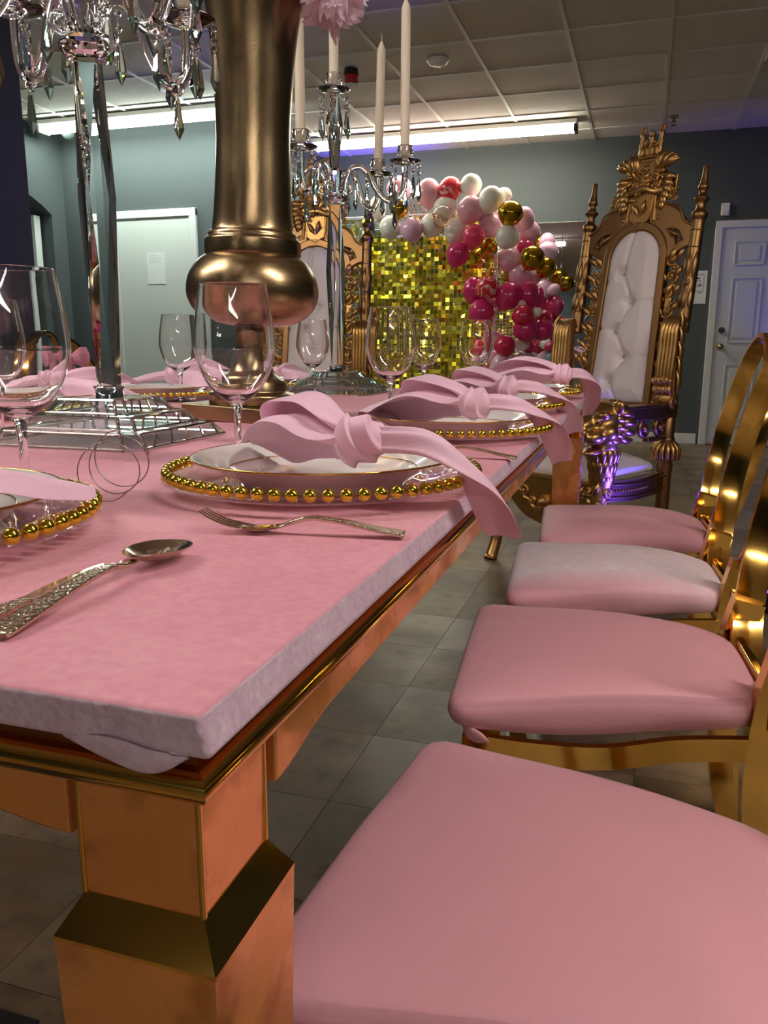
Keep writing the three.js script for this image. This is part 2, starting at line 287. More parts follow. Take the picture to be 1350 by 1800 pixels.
// ceiling and wall fittings
const LAMP_LABELS = ['long fluorescent ceiling light above the pale door, cut by the crystal column', 'long fluorescent ceiling light running above the balloon arch', 'fluorescent ceiling light reflected as the upper white bar in the wall mirror', 'far fluorescent ceiling light reflected as the lower white bar in the wall mirror',
  'added unseen fluorescent ceiling light above the pink chairs, out of the frame', 'added unseen fluorescent ceiling light behind the photographer, out of the frame'];
LAMPS.forEach(([x, z, c, k], i) => {
  const l = thing('fluorescent_light', LAMP_LABELS[i], 'ceiling light', [x, CEIL - 0.012, z]);
  const W = i ? 2.46 : 2.3;
  part('housing', [box(W, 0.035, 0.17, 0, -0.0175, 0, 0.006)], M.plastic, l);
  part('diffuser', box(W - 0.06, 0.05, 0.13, 0, -0.06, 0), lampGlow(c), l);
  for (const s of [-1, 1]) part('end_cap', box(0.03, 0.062, 0.14, s * (W / 2 - 0.015), -0.066, 0, 0.008), i === 1 && s > 0 ? M.black : M.plastic, l);
  const a = new THREE.RectAreaLight(c, TUBE * 0.8 * k, W - 0.06, 0.13); a.position.set(x, CEIL - 0.1, z); a.lookAt(x, 0, z); scene.add(a);
});
{
  const s = thing('smoke_detector', 'round white smoke detector on the ceiling right of the tall candles', 'smoke detector', [-1.466, CEIL - 0.012, -5.813]);
  part('base', lathe([[0, 0], [0.075, 0], [0.075, -0.014], [0.066, -0.018]], 32), M.plastic, s); part('cap', lathe([[0.066, -0.016], [0.06, -0.035], [0.045, -0.042], [0, -0.043]], 32), M.plastic, s);
  const a = thing('fire_alarm', 'small red fire alarm with a black base hanging from the ceiling', 'fire alarm', [-2.1, CEIL - 0.012, -5.84]);
  part('base', cyl(0.055, 0.05, 0.04, 0, -0.02, 0, 20), M.black, a); part('beacon', lathe([[0.048, -0.04], [0.05, -0.09], [0.046, -0.1], [0, -0.102]], 20), M.red, a); part('rim', cyl(0.05, 0.05, 0.008, 0, -0.104, 0, 20), M.plastic, a);
  const p = thing('sprinkler', 'small dark ceiling sprinkler above the right throne', 'sprinkler', [0.105, CEIL - 0.012, -7.79]);
  part('rosette', lathe([[0, 0], [0.04, 0], [0.035, -0.008], [0.012, -0.012]], 20), M.chrome, p); part('head', [cyl(0.01, 0.012, 0.03, 0, -0.027, 0, 12), tube([[-0.012, -0.03, 0], [-0.018, -0.05, 0], [0, -0.065, 0]], 0.003, 10, 6), tube([[0.012, -0.03, 0], [0.018, -0.05, 0], [0, -0.065, 0]], 0.003, 10, 6), cyl(0.022, 0.022, 0.003, 0, -0.067, 0, 16)], M.nail, p);
  const v = thing('air_vent', 'dark square vent in the ceiling at the right edge', 'vent', [0.8, CEIL - 0.016, -6.35]);
  part('vent_frame', [box(0.3, 0.014, 0.03, 0, 0, -0.14), box(0.3, 0.014, 0.03, 0, 0, 0.14), box(0.03, 0.014, 0.3, -0.14, 0, 0), box(0.03, 0.014, 0.3, 0.14, 0, 0)], M.grid, v); for (let i = 0; i < 5; i++) part('slat', at(box(0.26, 0.004, 0.05), 0, 0, -0.1 + i * 0.05, 0.5), M.black, v);
  const c = thing('security_camera', 'small grey dome camera in the corner under the left ceiling light', 'camera', [-5.05, CEIL - 0.012, -6.55]);
  part('mount', cyl(0.06, 0.05, 0.03, 0, -0.015, 0, 20), M.plastic, c); part('dome', ball(0.06, 0, -0.05, 0, 1, 1, 1), std({ color: 0x6d7773, roughness: 0.25 }), c);
  const t = thing('wall_sensor', 'small white sensor box on the wall above the panelled door', 'sensor', [0.617, 2.16, -8.385]);
  part('case', box(0.075, 0.11, 0.03, 0, 0, 0, 0.008), M.plastic, t); part('lens', box(0.045, 0.03, 0.008, 0, -0.028, 0.016, 0.003), M.trim, t);
}
{ // wall mirror in two panes
  const m = thing('wall_mirror', 'large frameless wall mirror in panes behind the balloons and right throne', 'mirror', [0, 0, -8.397]);
  for (const [a, b] of [[-3.3, -2.08], [-2.076, -0.84], [-0.836, -0.56]]) part('mirror_pane', box(b - a, 1.86, 0.008, (a + b) / 2, 1.18, 0.004, 0.0015), M.mirror, m);
}
LEDS.forEach(([p, t, k, a], i) => {
  const l = thing('led_uplight', ['purple floor uplight beside the right throne, out of the frame', 'purple floor uplight behind the gold sequin wall', 'purple floor uplight by the panelled door, out of the frame'][i], 'uplight', p);
  part('housing', lathe([[0, -0.066], [0.05, -0.066], [0.055, -0.05], [0.055, 0.0], [0.048, 0.008], [0.046, -0.01], [0, -0.012]], 24), M.black, l);
  part('lens', cyl(0.044, 0.044, 0.004, 0, -0.006, 0, 20), std({ color: 0x222233, emissive: PURPLE, emissiveIntensity: 3 }), l);
  const s = new THREE.SpotLight(PURPLE, k, 9, a, 0.6, 2); s.position.set(p[0], p[1] + 0.03, p[2]); s.target.position.set(...t); s.shadow.radius = 4; s.castShadow = true; scene.add(s, s.target);
});
const BALLOONS = `
P -2.26 2.35 -7.58 0.112 0.112|pale pink balloon at the upper left end of the arch, behind the crystal candelabra arm
W -2.50 2.20 -7.67 0.077 0.115|white balloon at the far left end of the arch, half hidden by crystal drops
G -2.18 2.13 -7.30 0.081 0.086|small shiny gold balloon at the left end of the arch, beneath the pale pink one
C -2.07 2.16 -7.50 0.111 0.115|clear confetti balloon right of the small gold balloon at the left end
P -1.95 2.28 -7.47 0.103 0.127|pale pink balloon left of the red marbled balloon on top of the arch
R -1.75 2.30 -7.47 0.102 0.111|red and white marbled balloon on top of the arch
W -1.56 2.32 -7.45 0.092 0.100|cream white balloon at the very top of the arch, right of the marbled one
W -1.36 2.17 -7.33 0.102 0.120|large cream white balloon left of the gold balloon at the arch shoulder
W -1.28 2.23 -7.53 0.069 0.075|white balloon tucked behind the large cream one at the arch shoulder
W -1.79 2.14 -7.45 0.106 0.100|white balloon below the red marbled balloon on top of the arch
C -1.77 2.04 -7.30 0.101 0.101|clear balloon with rose gold flakes in the middle of the arch top
P -1.54 2.10 -7.35 0.112 0.124|large pink balloon below the topmost white balloon
G -1.17 2.04 -7.25 0.103 0.106|large shiny gold balloon on the right shoulder of the arch
W -2.28 1.98 -7.36 0.095 0.101|white balloon hanging low at the left end, beside a pearl pink one
L -2.07 1.95 -7.33 0.095 0.110|pearl pink balloon hanging low near the left end of the arch
W -1.90 2.00 -7.41 0.100 0.109|cream balloon hanging low between the pearl pink one and the rose gold flakes
W -1.68 1.94 -7.40 0.102 0.114|cream balloon hanging low left of the upper hot pink balloon
H -1.49 1.87 -7.28 0.091 0.103|hot pink balloon in front of the arch's inner curve, above the dark magenta one
L -1.38 1.98 -7.45 0.107 0.107|pearl pink balloon below the large gold shoulder balloon
L -1.09 2.02 -7.50 0.086 0.114|pearl pink balloon right of the large gold shoulder balloon
L -1.06 1.93 -7.58 0.105 0.099|pearl lilac balloon at the outer right edge under the shoulder
W -1.19 1.85 -7.26 0.100 0.099|bright white balloon at the middle of the right bend
M -1.64 1.73 -7.33 0.100 0.115|dark magenta balloon hanging lowest on the inner curve over the gold sequins
G -1.40 1.80 -7.53 0.079 0.079|gold balloon peeping out left of the bright white balloon
G -1.48 1.74 -7.60 0.071 0.071|gold balloon half hidden behind the silver confetti balloon
C -1.33 1.62 -7.28 0.106 0.106|clear balloon filled with silver confetti on the right bend
L -1.19 1.68 -7.42 0.104 0.104|pearl lilac balloon right of the silver confetti balloon
M -1.06 1.77 -7.50 0.092 0.082|magenta balloon behind the gold pair on the outer edge
G -0.97 1.67 -7.26 0.102 0.104|shiny gold balloon at the outer edge, left one of the gold pair
G -0.87 1.60 -7.40 0.084 0.091|gold balloon furthest out on the right edge of the arch
L -1.10 1.55 -7.45 0.107 0.099|pale lilac balloon beneath the gold pair
L -0.99 1.53 -7.55 0.060 0.072|small lilac balloon under the outermost gold balloon
M -1.50 1.42 -7.41 0.103 0.124|magenta balloon left of the lower red marbled balloon
R -1.35 1.43 -7.25 0.099 0.100|red and white marbled balloon on the column of the arch
M -1.17 1.36 -7.30 0.112 0.130|large magenta balloon right of the lower marbled balloon
M -1.01 1.37 -7.36 0.092 0.118|magenta balloon on the right of the column, third from the marbled one
M -0.94 1.36 -7.50 0.054 0.093|magenta balloon peeping out at the right edge beside the white baby balloons
M -1.41 1.23 -7.33 0.110 0.117|large magenta balloon on the left of the column above the rims of the glasses
D -1.03 1.19 -7.25 0.088 0.098|crimson balloon in front of the column's right side
C -1.21 1.14 -7.26 0.102 0.102|clear confetti balloon in the middle of the column
W -1.05 1.29 -7.30 0.038 0.038|tiny white balloon above the crimson balloon
W -0.92 1.22 -7.30 0.041 0.047|tiny white balloon right of the crimson balloon
D -0.88 1.17 -7.47 0.069 0.075|crimson balloon at the right edge behind a tiny white one
M -1.01 1.08 -7.33 0.116 0.113|large magenta balloon below the crimson one on the column
M -0.88 1.07 -7.42 0.090 0.105|magenta balloon lowest at the right edge of the column
D -1.18 0.93 -7.25 0.092 0.092|crimson balloon low in the middle of the column
W -1.06 0.95 -7.47 0.064 0.068|pale balloon right of the low crimson balloon
M -1.01 0.92 -7.53 0.055 0.061|small magenta balloon right of the low pale balloon
L -1.21 0.75 -7.28 0.110 0.099|large lilac pink balloon near the foot of the column
L -1.07 0.79 -7.36 0.083 0.096|lilac balloon right of the large lilac pink one near the foot
B -1.00 0.80 -7.47 0.067 0.076|blue grey balloon at the foot of the column
P -1.44 0.69 -7.36 0.112 0.104|pink balloon at the foot, seen behind the tall thin wine glass
M -1.30 0.65 -7.43 0.080 0.080|magenta balloon at the foot between two pink ones
L -1.14 0.66 -7.33 0.069 0.069|small pink balloon at the foot beneath the lilac ones
H -1.04 0.68 -7.43 0.061 0.064|small hot pink balloon at the foot beneath the blue grey one
P -1.30 1.00 -7.45 0.067 0.070|small pink balloon under the confetti balloon of the column
P -1.32 1.31 -7.47 0.058 0.061|small pale pink balloon squeezed behind the lower marbled balloon
D -1.45 0.89 -7.53 0.078 0.087|crimson balloon in the column behind the tall thin wine glass
G -1.19 1.53 -7.50 0.060 0.066|gold balloon peeping out below the silver confetti balloon
P -1.32 0.82 -7.47 0.068 0.071|pale pink balloon left of the low crimson balloon
`;   // colour, centre, radii | label
// ---------------------------------------------------------------- the table
const TX0 = -1.405, TX1 = -0.153, TZ0 = -2.62, TZ1 = -0.267, TOP = 0.802;     // the pad's outline
{
  const t = thing('dining_table', 'long polished gold dining table with stepped square legs under the pink pad', 'table', [0, 0, 0]);
  const cx = (TX0 + TX1) / 2, cz = (TZ0 + TZ1) / 2, ox = -0.166, fz = -0.273;
  part('tabletop', box(ox - TX0 - 0.014, 0.012, fz - TZ0 - 0.014, (ox + TX0) / 2, 0.7755, (fz + TZ0) / 2), M.brownGold, t, 'brown gold board under the pad');
  // half-round moulding mitred round the four sides
  const prof = []; for (let i = 0; i <= 12; i++) { const a = -Math.PI / 2 + (i / 12) * Math.PI; prof.push([0.012 * Math.cos(a), 0.7625 + 0.0088 * Math.sin(a)]); }
  prof.unshift([-0.03, 0.7537]); prof.push([-0.004, 0.7735], [-0.006, 0.7705], [-0.03, 0.7705]);
  const ring = (x0, x1, z0, z1, P2) => {
    const pos = [], C = [[x1, z1, 1, 1], [x1, z0, 1, -1], [x0, z0, -1, -1], [x0, z1, -1, 1]];
    for (let s = 0; s < 4; s++) for (let i = 0; i < P2.length - 1; i++) {
      const A = C[s], B = C[(s + 1) % 4], q = (c, p) => [c[0] + c[2] * p[0], p[1], c[1] + c[3] * p[0]];
      const a = q(A, P2[i]), b = q(B, P2[i]), c = q(B, P2[i + 1]), d = q(A, P2[i + 1]); pos.push(...a, ...b, ...c, ...a, ...c, ...d);
    }
    const g = new THREE.BufferGeometry(); g.setAttribute('position', new THREE.Float32BufferAttribute(pos, 3)); g.computeVertexNormals(); return boxUV(creased(g));
  };
  part('edge_moulding', ring(TX0 - 0.002, ox - 0.01, TZ0 - 0.004, fz - 0.01, prof), M.tableGold, t);
  // aprons with brackets
  const side = (len) => { const h = 0.03, b = 0.04; const s = new THREE.Shape(); s.moveTo(-len / 2, 0); s.lineTo(len / 2, 0); s.lineTo(len / 2, -b); s.bezierCurveTo(len / 2 - 0.03, -b, len / 2 - 0.05, -h, len / 2 - 0.09, -h); s.lineTo(-len / 2 + 0.09, -h); s.bezierCurveTo(-len / 2 + 0.05, -h, -len / 2 + 0.03, -b, -len / 2, -b); s.closePath(); return boxUV(plate2(s, 0.012, 0.0015)); };
  const L = TZ1 - TZ0 - 0.2, W = TX1 - TX0 - 0.2;
  for (const [x, a] of [[-0.19, Math.PI / 2], [TX0 + 0.03, Math.PI / 2]]) { const m = part('apron', side(L), M.reflectGold, t); m.position.set(x, 0.757, cz); m.rotation.y = a; }
  for (const z of [-0.304, TZ0 + 0.03]) { const m = part('apron', side(W), M.reflectGold, t); m.position.set(cx, 0.757, z); }
  // legs: square block, bevelled gold collar, larger block tapering to the foot
  const frustum = (a, b, y0, y1) => { const g = new THREE.CylinderGeometry(b / Math.SQRT2, a / Math.SQRT2, y1 - y0, 4, 1).rotateY(Math.PI / 4).translate(0, (y0 + y1) / 2, 0).toNonIndexed(); g.computeVertexNormals(); return boxUV(g); };
  for (const [x, z] of [[-0.209, -0.318], [TX0 + 0.06, -0.318], [-0.209, TZ0 + 0.06], [TX0 + 0.06, TZ0 + 0.06]]) {
    const leg = part('leg', [frustum(0.064, 0.066, 0.69, 0.756), frustum(0.08, 0.087, 0.5, 0.671), frustum(0.058, 0.08, 0.09, 0.5)], M.reflectGold, t); leg.position.set(x, 0, z);
    part('collar', [frustum(0.0875, 0.0648, 0.671, 0.6905), frustum(0.0875, 0.0875, 0.6692, 0.6712)], M.tableGold, leg);
    part('foot', [frustum(0.085, 0.075, 0.06, 0.09), frustum(0.075, 0.085, 0.0, 0.06)], M.tableGold, leg);
    const e = []; for (const s of [-1, 1]) for (const q of [-1, 1]) e.push(box(0.003, 0.065, 0.003, s * 0.0321, 0.7225, q * 0.0321, 0.001));
    part('edge_strip', e, M.tableGold, leg);
  }
  shade(t);
}
{ // velvet pad: a soft slab with a bunched fold at the near corner
  const w = TX1 - TX0, d = TZ1 - TZ0, h = 0.019;
  const g = new RoundedBoxGeometry(w, h, d, 5, 0.0035);
  // finer mesh for the near right corner: push the edges gently in and out
  const p = g.attributes.position;
  for (let i = 0; i < p.count; i++) { const x = p.getX(i), z = p.getZ(i); if (p.getY(i) < 0) { const k = 0.0025 * Math.sin(z * 9 + x * 5) + 0.0015 * Math.sin(z * 23); p.setXYZ(i, x + (Math.abs(x) > w / 2 - 0.01 ? Math.sign(x) * k : 0), p.getY(i) - Math.abs(k) * 0.4, z); }
    if (p.getX(i) > 0) p.setX(i, p.getX(i) - 0.0095 * Math.pow(sat((z + d / 2) / d), 3)); }
  g.computeVertexNormals(); boxUV(g);
  const pad = thing('table_pad', 'pink velvet covered pad lying on the long gold dining table', 'tablecloth', [(TX0 + TX1) / 2, TOP - h / 2, (TZ0 + TZ1) / 2]);
  { // grazing sheen of the sides is painted in as a paler velvet
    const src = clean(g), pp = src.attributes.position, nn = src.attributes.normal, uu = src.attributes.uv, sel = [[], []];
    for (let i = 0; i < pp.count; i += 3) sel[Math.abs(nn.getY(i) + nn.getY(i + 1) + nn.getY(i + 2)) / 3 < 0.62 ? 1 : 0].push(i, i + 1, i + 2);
    sel.forEach((ids, k) => { const q = new THREE.BufferGeometry(); for (const [n, a, c] of [['position', pp, 3], ['normal', nn, 3], ['uv', uu, 2]]) q.setAttribute(n, new THREE.Float32BufferAttribute(ids.flatMap((i) => Array.from({ length: c }, (_, j) => a.array[i * c + j])), c)); part(k ? 'velvet_edge' : 'velvet_cover', q, k ? M.velvetSheen : M.velvet, pad, k ? 'velvet edge with its pale sheen painted in' : undefined); });
  }
  const X = w / 2 - 0.0085, Z = d / 2;
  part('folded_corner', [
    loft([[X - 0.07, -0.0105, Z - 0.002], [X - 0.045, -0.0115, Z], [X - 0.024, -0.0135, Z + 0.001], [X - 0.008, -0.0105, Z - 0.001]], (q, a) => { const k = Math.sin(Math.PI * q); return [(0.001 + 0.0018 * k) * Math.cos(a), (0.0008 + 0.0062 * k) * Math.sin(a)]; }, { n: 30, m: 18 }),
  ].map((q) => boxUV(q)), M.velvetSheen, pad, 'bunched velvet fold at the near corner');
}

// ---------------------------------------------------------------- place settings
function charger(label, x, z) {
  const t = thing('charger_plate', label, 'charger plate', [x, TOP, z], 0, 'clear chargers with gold beaded rims');
  part('glass_disc', lathe([[0, 0.002], [0.1, 0.002], [0.108, 0.0025], [0.12, 0.006], [0.145, 0.0135], [0.1555, 0.0165], [0.157, 0.0185], [0.1555, 0.02], [0.144, 0.017], [0.118, 0.0095], [0.106, 0.0062], [0, 0.0056], [0, 0.002]], 72), M.pane, t);
  return t;
}
const beadGeo = new THREE.SphereGeometry(0.0062, 12, 8);
function beads(t) {
  const n = 64;
  for (let i = 0; i < n; i++) { const a = (i / n) * Math.PI * 2, b = part('bead', beadGeo, M.bead, t); b.position.set(0.1588 * Math.cos(a), 0.0205, 0.1588 * Math.sin(a)); }
  const ring = lathe([[0.1555, 0.013], [0.163, 0.0125], [0.1652, 0.0145], [0.164, 0.0168], [0.156, 0.0168]], 256), p = ring.attributes.position;   // clear rim, scalloped under the beads
  for (let i = 0; i < p.count; i++) { const x = p.getX(i), z = p.getZ(i), r = Math.hypot(x, z), k = 1 + (r > 0.16 ? 0.012 * (Math.abs(Math.cos(Math.atan2(z, x) * n / 2)) - 0.6) : 0); p.setXYZ(i, x * k, p.getY(i), z * k); }
  ring.computeVertexNormals(); part('scalloped_edge', ring, M.pane, t);
}
const plateGeo = lathe([[0, 0.003], [0.078, 0.003], [0.08, 0], [0.086, 0], [0.088, 0.004], [0.1, 0.011], [0.118, 0.021], [0.133, 0.0265], [0.1355, 0.0275], [0.1355, 0.0288], [0.133, 0.0292], [0.117, 0.0245], [0.1, 0.0155], [0.088, 0.0085], [0.084, 0.0074], [0, 0.007]], 72);
function dinnerPlate(label, x, z, y = TOP + 0.0062) {
  const t = thing('dinner_plate', label, 'plate', [x, y, z], 0, 'white dinner plates with gold rims');
  part('plate_body', plateGeo, M.china, t);
  part('gold_rim', new THREE.TorusGeometry(0.1352, 0.0011, 6, 96).rotateX(Math.PI / 2).translate(0, 0.0285, 0), M.goldLine, t);
  part('gold_ring', new THREE.TorusGeometry(0.099, 0.0007, 5, 96).rotateX(Math.PI / 2).translate(0, 0.0153, 0), M.goldLine, t);
  return t;
}
const SETS = [ // x, z, where it is
  [-0.553, -0.458, 'at the near head of the table beside the spoon'],
  [-0.313, -0.779, 'nearest on the chair side, above the fork'],
  [-0.295, -1.29, 'second along the chair side'],
  [-0.322, -1.79, 'third along the chair side'],
  [-0.322, -2.28, 'last on the chair side, near the right throne'],
  [-1.235, -1.35, 'on the far side behind the crystal column'],
  [-1.235, -1.9, 'on the far side left of the gold vase'],
  [-1.2, -2.42, 'on the far side behind the gold vase'],
];
let plate0, charger0;
SETS.forEach(([x, z, w], i) => {
  const cl = 'clear charger with gold beaded rim ' + w, pl = 'white gold-rimmed dinner plate ' + w;
  if (!i) { charger0 = charger(cl, x, z); beads(charger0); plate0 = dinnerPlate(pl, x, z); } else { copy(charger0, cl, [x, TOP, z], i * 0.7); copy(plate0, pl, [x, TOP + 0.0062, z]); }
});
// knotted napkins: a gathered fan, a wrapped knot and a tail, in the plate's own frame
function fanPart(pts, W, th, wave, arch, k = 2, ph = 0.6, tw) { // a draped double layer of cloth: broad arch, a few sharp folds, pleats gathering toward the knot
  const fold = (x) => { const f = Math.sin(x); return Math.sign(f) * Math.pow(Math.abs(f), 0.7) * (0.75 + 0.25 * Math.cos(x * 0.5)); };
  return loft(pts, (t, a) => {
    const w = W(t), q = Math.cos(a), u = w * q, A = wave(t), pleat = Math.exp(-t * 5.5);
    const v = th(t) * Math.sin(a) + A * fold(q * k * Math.PI + ph + t * 1.3) - arch(t) * q * q + A * 0.55 * fold(q * 5.1 - t * 2.4 + ph * 2) + 0.0032 * pleat * Math.sin(q * 13 + ph) + 0.0012 * Math.sin(q * 3 + t * 9 + ph);
    return [u, v];
  }, { n: 84, m: 96, twist: tw });
}
function knotGeo(p, ry, rz, s = 1, ph = 0) {
  const n = 44, m = 56, pos = [], idx = [], uv = [];
  for (let i = 0; i <= n; i++) for (let j = 0; j <= m; j++) {
    const q = -1 + (2 * i) / n, a = (j / m) * Math.PI * 2, env = Math.pow(Math.max(0, 1 - Math.pow(Math.abs(q), 2.6)), 0.5);
    let r = 0.0225 * (0.16 + 0.84 * env); const f = ((q * 1.25 + 0.62 * Math.sin(a + ph) + 0.2 * Math.sin(2 * a + 1.3 + ph) + 10) % 1); r += 0.0055 * env * (f < 0.86 ? Math.pow(f / 0.86, 1.5) : (1 - f) / 0.14) - 0.002 * env; r += 0.0022 * Math.sin(2 * a + 2.2 * q + ph * 2) * env;
    pos.push(q * 0.0245, r * 0.98 * Math.sin(a), r * 0.92 * Math.cos(a)); uv.push(a * 0.02, q * 0.03);
  }
  for (let i = 0; i < n; i++) for (let j = 0; j < m; j++) { const a = i * (m + 1) + j, b = a + m + 1; idx.push(a, b, a + 1, b, b + 1, a + 1); }
  const g = new THREE.BufferGeometry(); g.setAttribute('position', new THREE.Float32BufferAttribute(pos, 3)); g.setAttribute('uv', new THREE.Float32BufferAttribute(uv, 2)); g.setIndex(idx); g.computeVertexNormals();
  return at(g, ...p, 0, ry, rz, s);
}
function napkin(label, x, z, o) {
  const t = thing('napkin', label, 'napkin', [x, TOP, z], o.turn || 0, 'knotted pink satin napkins');
  const k = o.knot, th = ramp([[0, 0.007], [0.14, 0.006], [0.4, 0.0045], [1, 0.0012]]);
  part('fan', [
    fanPart([k, ...o.fan], ramp(o.fanW || [[0, 0.014], [0.12, 0.018], [0.5, 0.045], [0.8, 0.034], [1, 0.006]]), th, ramp([[0, 0.002], [0.25, 0.0045], [0.55, 0.0065], [1, 0.001]]), ramp([[0, 0], [0.3, 0.018], [0.7, 0.02], [1, 0.001]]), 0.85, 0.4, ramp(o.fanTwist || [[0, 0.5], [1, 0.25]])),
    ...(o.fan2 ? [fanPart([k, ...o.fan2], ramp(o.fan2W || [[0, 0.012], [0.5, 0.03], [1, 0.004]]), th, ramp([[0, 0.002], [0.5, 0.005], [1, 0.001]]), ramp([[0, 0], [0.5, 0.016], [1, 0]]), 0.9, 1.9, ramp(o.fan2Twist || [[0, 0.6], [1, 0.6]]))] : []),
  ], M.cloth, t);
  part('tail', fanPart([k, ...o.tail], ramp(o.tailW || [[0, 0.011], [0.15, 0.013], [0.45, 0.0215], [0.8, 0.0225], [1, 0.018]]), ramp([[0, 0.008], [0.25, 0.006], [0.6, 0.0028], [1, 0.0013]]), ramp([[0, 0.002], [0.3, 0.003], [0.7, 0.0012], [1, 0.0006]]), ramp([[0, 0.002], [0.4, 0.007], [1, 0.002]]), 1.2, 0.2, ramp(o.tailTwist || [[0, 0.4], [0.4, 0.1], [0.75, -0.55], [1, -0.75]])), M.cloth, t);
  part('knot', knotGeo(k, o.knotY || 0.3, o.knotZ || 0.15, o.knotS || 1, o.ph || 0), M.cloth, t);
  return t;
}
const napB = napkin('knotted pink napkin on the nearest chair-side plate, its tail hanging over the edge', SETS[1][0], SETS[1][1], {
  knot: [0.072, 0.062, 0.088], fan: [[0.045, 0.066, 0.08], [0.012, 0.074, 0.05], [-0.03, 0.068, 0.015], [-0.075, 0.047, -0.025], [-0.108, 0.039, -0.045]],
  tail: [[0.1, 0.065, 0.088], [0.13, 0.064, 0.082], [0.153, 0.051, 0.07], [0.172, 0.028, 0.05], [0.183, -0.002, 0.024], [0.187, -0.026, -0.002], [0.188, -0.043, -0.022]],
  fan2: [[0.05, 0.072, 0.072], [0.018, 0.088, 0.038], [-0.02, 0.082, 0.004], [-0.06, 0.058, -0.026], [-0.09, 0.042, -0.045]], fan2W: [[0, 0.012], [0.3, 0.03], [0.65, 0.036], [1, 0.005]], knotY: 0.25, knotZ: 0.05,
});
const napC = napkin('knotted pink napkin on the second chair-side plate, puffed up high', SETS[2][0], SETS[2][1], {
  knot: [0.055, 0.06, 0.085], fan: [[0.03, 0.064, 0.075], [-0.02, 0.07, 0.05], [-0.075, 0.058, 0.02], [-0.12, 0.044, -0.01], [-0.17, 0.02, -0.03]], fanW: [[0, 0.014], [0.15, 0.022], [0.5, 0.05], [0.85, 0.038], [1, 0.008]],
  fan2: [[0.03, 0.075, 0.06], [-0.02, 0.085, 0.02], [-0.07, 0.072, -0.03], [-0.11, 0.05, -0.06]], fan2W: [[0, 0.014], [0.5, 0.045], [1, 0.006]],
  tail: [[0.085, 0.064, 0.075], [0.115, 0.06, 0.055], [0.14, 0.045, 0.02], [0.158, 0.018, -0.03], [0.168, -0.02, -0.08], [0.17, -0.05, -0.12]], knotY: 0.2, ph: 1.6,
});
copy(napC, 'knotted pink napkin on the third chair-side plate, tail lying toward the table edge', [SETS[3][0], TOP, SETS[3][1]], -0.06).scale.set(1.02, 1.0, 1);
copy(napC, 'knotted pink napkin on the last chair-side plate, its tail flapping before the lion head', [SETS[4][0] + 0.03, TOP, SETS[4][1]], 0.3).scale.set(1.1, 1.15, 1.1);
napkin('pink napkin at the near head of the table, its tail pointing at the wire coil', SETS[0][0], SETS[0][1], {
  knot: [0.02, 0.066, 0.075], fan: [[-0.01, 0.07, 0.09], [-0.05, 0.07, 0.1], [-0.11, 0.05, 0.1], [-0.16, 0.04, 0.09]],
  tail: [[0.05, 0.072, 0.06], [0.085, 0.069, 0.035], [0.115, 0.058, 0.0], [0.135, 0.045, -0.035], [0.148, 0.034, -0.068]], tailW: [[0, 0.014], [0.3, 0.026], [0.7, 0.024], [0.93, 0.016], [1, 0.006]], tailTwist: [[0, 0.3], [1, 0.15]], knotY: 0.6,
});
const napF = napkin('large knotted pink napkin fanned out behind the crystal column, tip touching the pad', SETS[5][0], SETS[5][1], {
  knot: [0.07, 0.062, -0.06], fan: [[0.1, 0.066, -0.07], [0.15, 0.064, -0.085], [0.2, 0.05, -0.1], [0.25, 0.026, -0.115], [0.31, 0.004, -0.125]], fanW: [[0, 0.014], [0.2, 0.03], [0.55, 0.052], [0.85, 0.04], [1, 0.01]],
  fan2: [[0.1, 0.08, -0.09], [0.12, 0.085, -0.13], [0.15, 0.078, -0.17], [0.18, 0.06, -0.2]], fan2W: [[0, 0.012], [0.5, 0.035], [1, 0.005]],
  tail: [[0.03, 0.06, -0.045], [-0.01, 0.052, -0.02], [-0.06, 0.042, 0.01], [-0.11, 0.03, 0.02], [-0.15, 0.01, 0.03]], knotY: 0.2,
});
copy(napF, 'knotted pink napkin behind the middle wine glass left of the gold vase', [SETS[6][0] - 0.04, TOP, SETS[6][1] + 0.03], 0.15);
copy(napF, 'pink napkin at the far side seen between the gold vase and the far candelabra', [SETS[7][0], TOP, SETS[7][1]], 0.35).scale.set(0.8, 0.85, 0.8);

// wine glasses
const bowlGeo = lathe([[0.0095, 0.0765], [0.012, 0.0775], ...smooth([[0.015, 0.079], [0.027, 0.0888], [0.041, 0.11], [0.049, 0.137], [0.0497, 0.147], [0.0475, 0.172], [0.0432, 0.198], [0.04, 0.2165]], 40), [0.0398, 0.2172], [0.0393, 0.2166], ...smooth([[0.0423, 0.198], [0.0465, 0.172], [0.0486, 0.147], [0.0479, 0.137], [0.04, 0.1105], [0.026, 0.09], [0.013, 0.0825]], 30), [0, 0.081]], 72);
const stemGeo = lathe([[0, 0.0012], [0.03, 0.0004], [0.037, 0], [0.0375, 0.0009], ...smooth([[0.036, 0.0022], [0.02, 0.0045], [0.0075, 0.009], [0.0047, 0.02], [0.0043, 0.045], [0.0052, 0.064], [0.0088, 0.0755], [0.0125, 0.0785]], 34), [0.009, 0.0805], [0, 0.0808]], 40);
function wineGlass(label, x, z) { const t = thing('wine_glass', label, 'wine glass', [x, TOP, z], 0, 'empty stemmed wine glasses'); part('bowl', bowlGeo, M.glass, t); part('stem', stemGeo, M.glass, t); return t; }
const glass0 = wineGlass('large empty wine glass at the left edge, in front of the crystal base', -0.585, -0.655); glass0.scale.set(1.05, 1.0, 1.05);
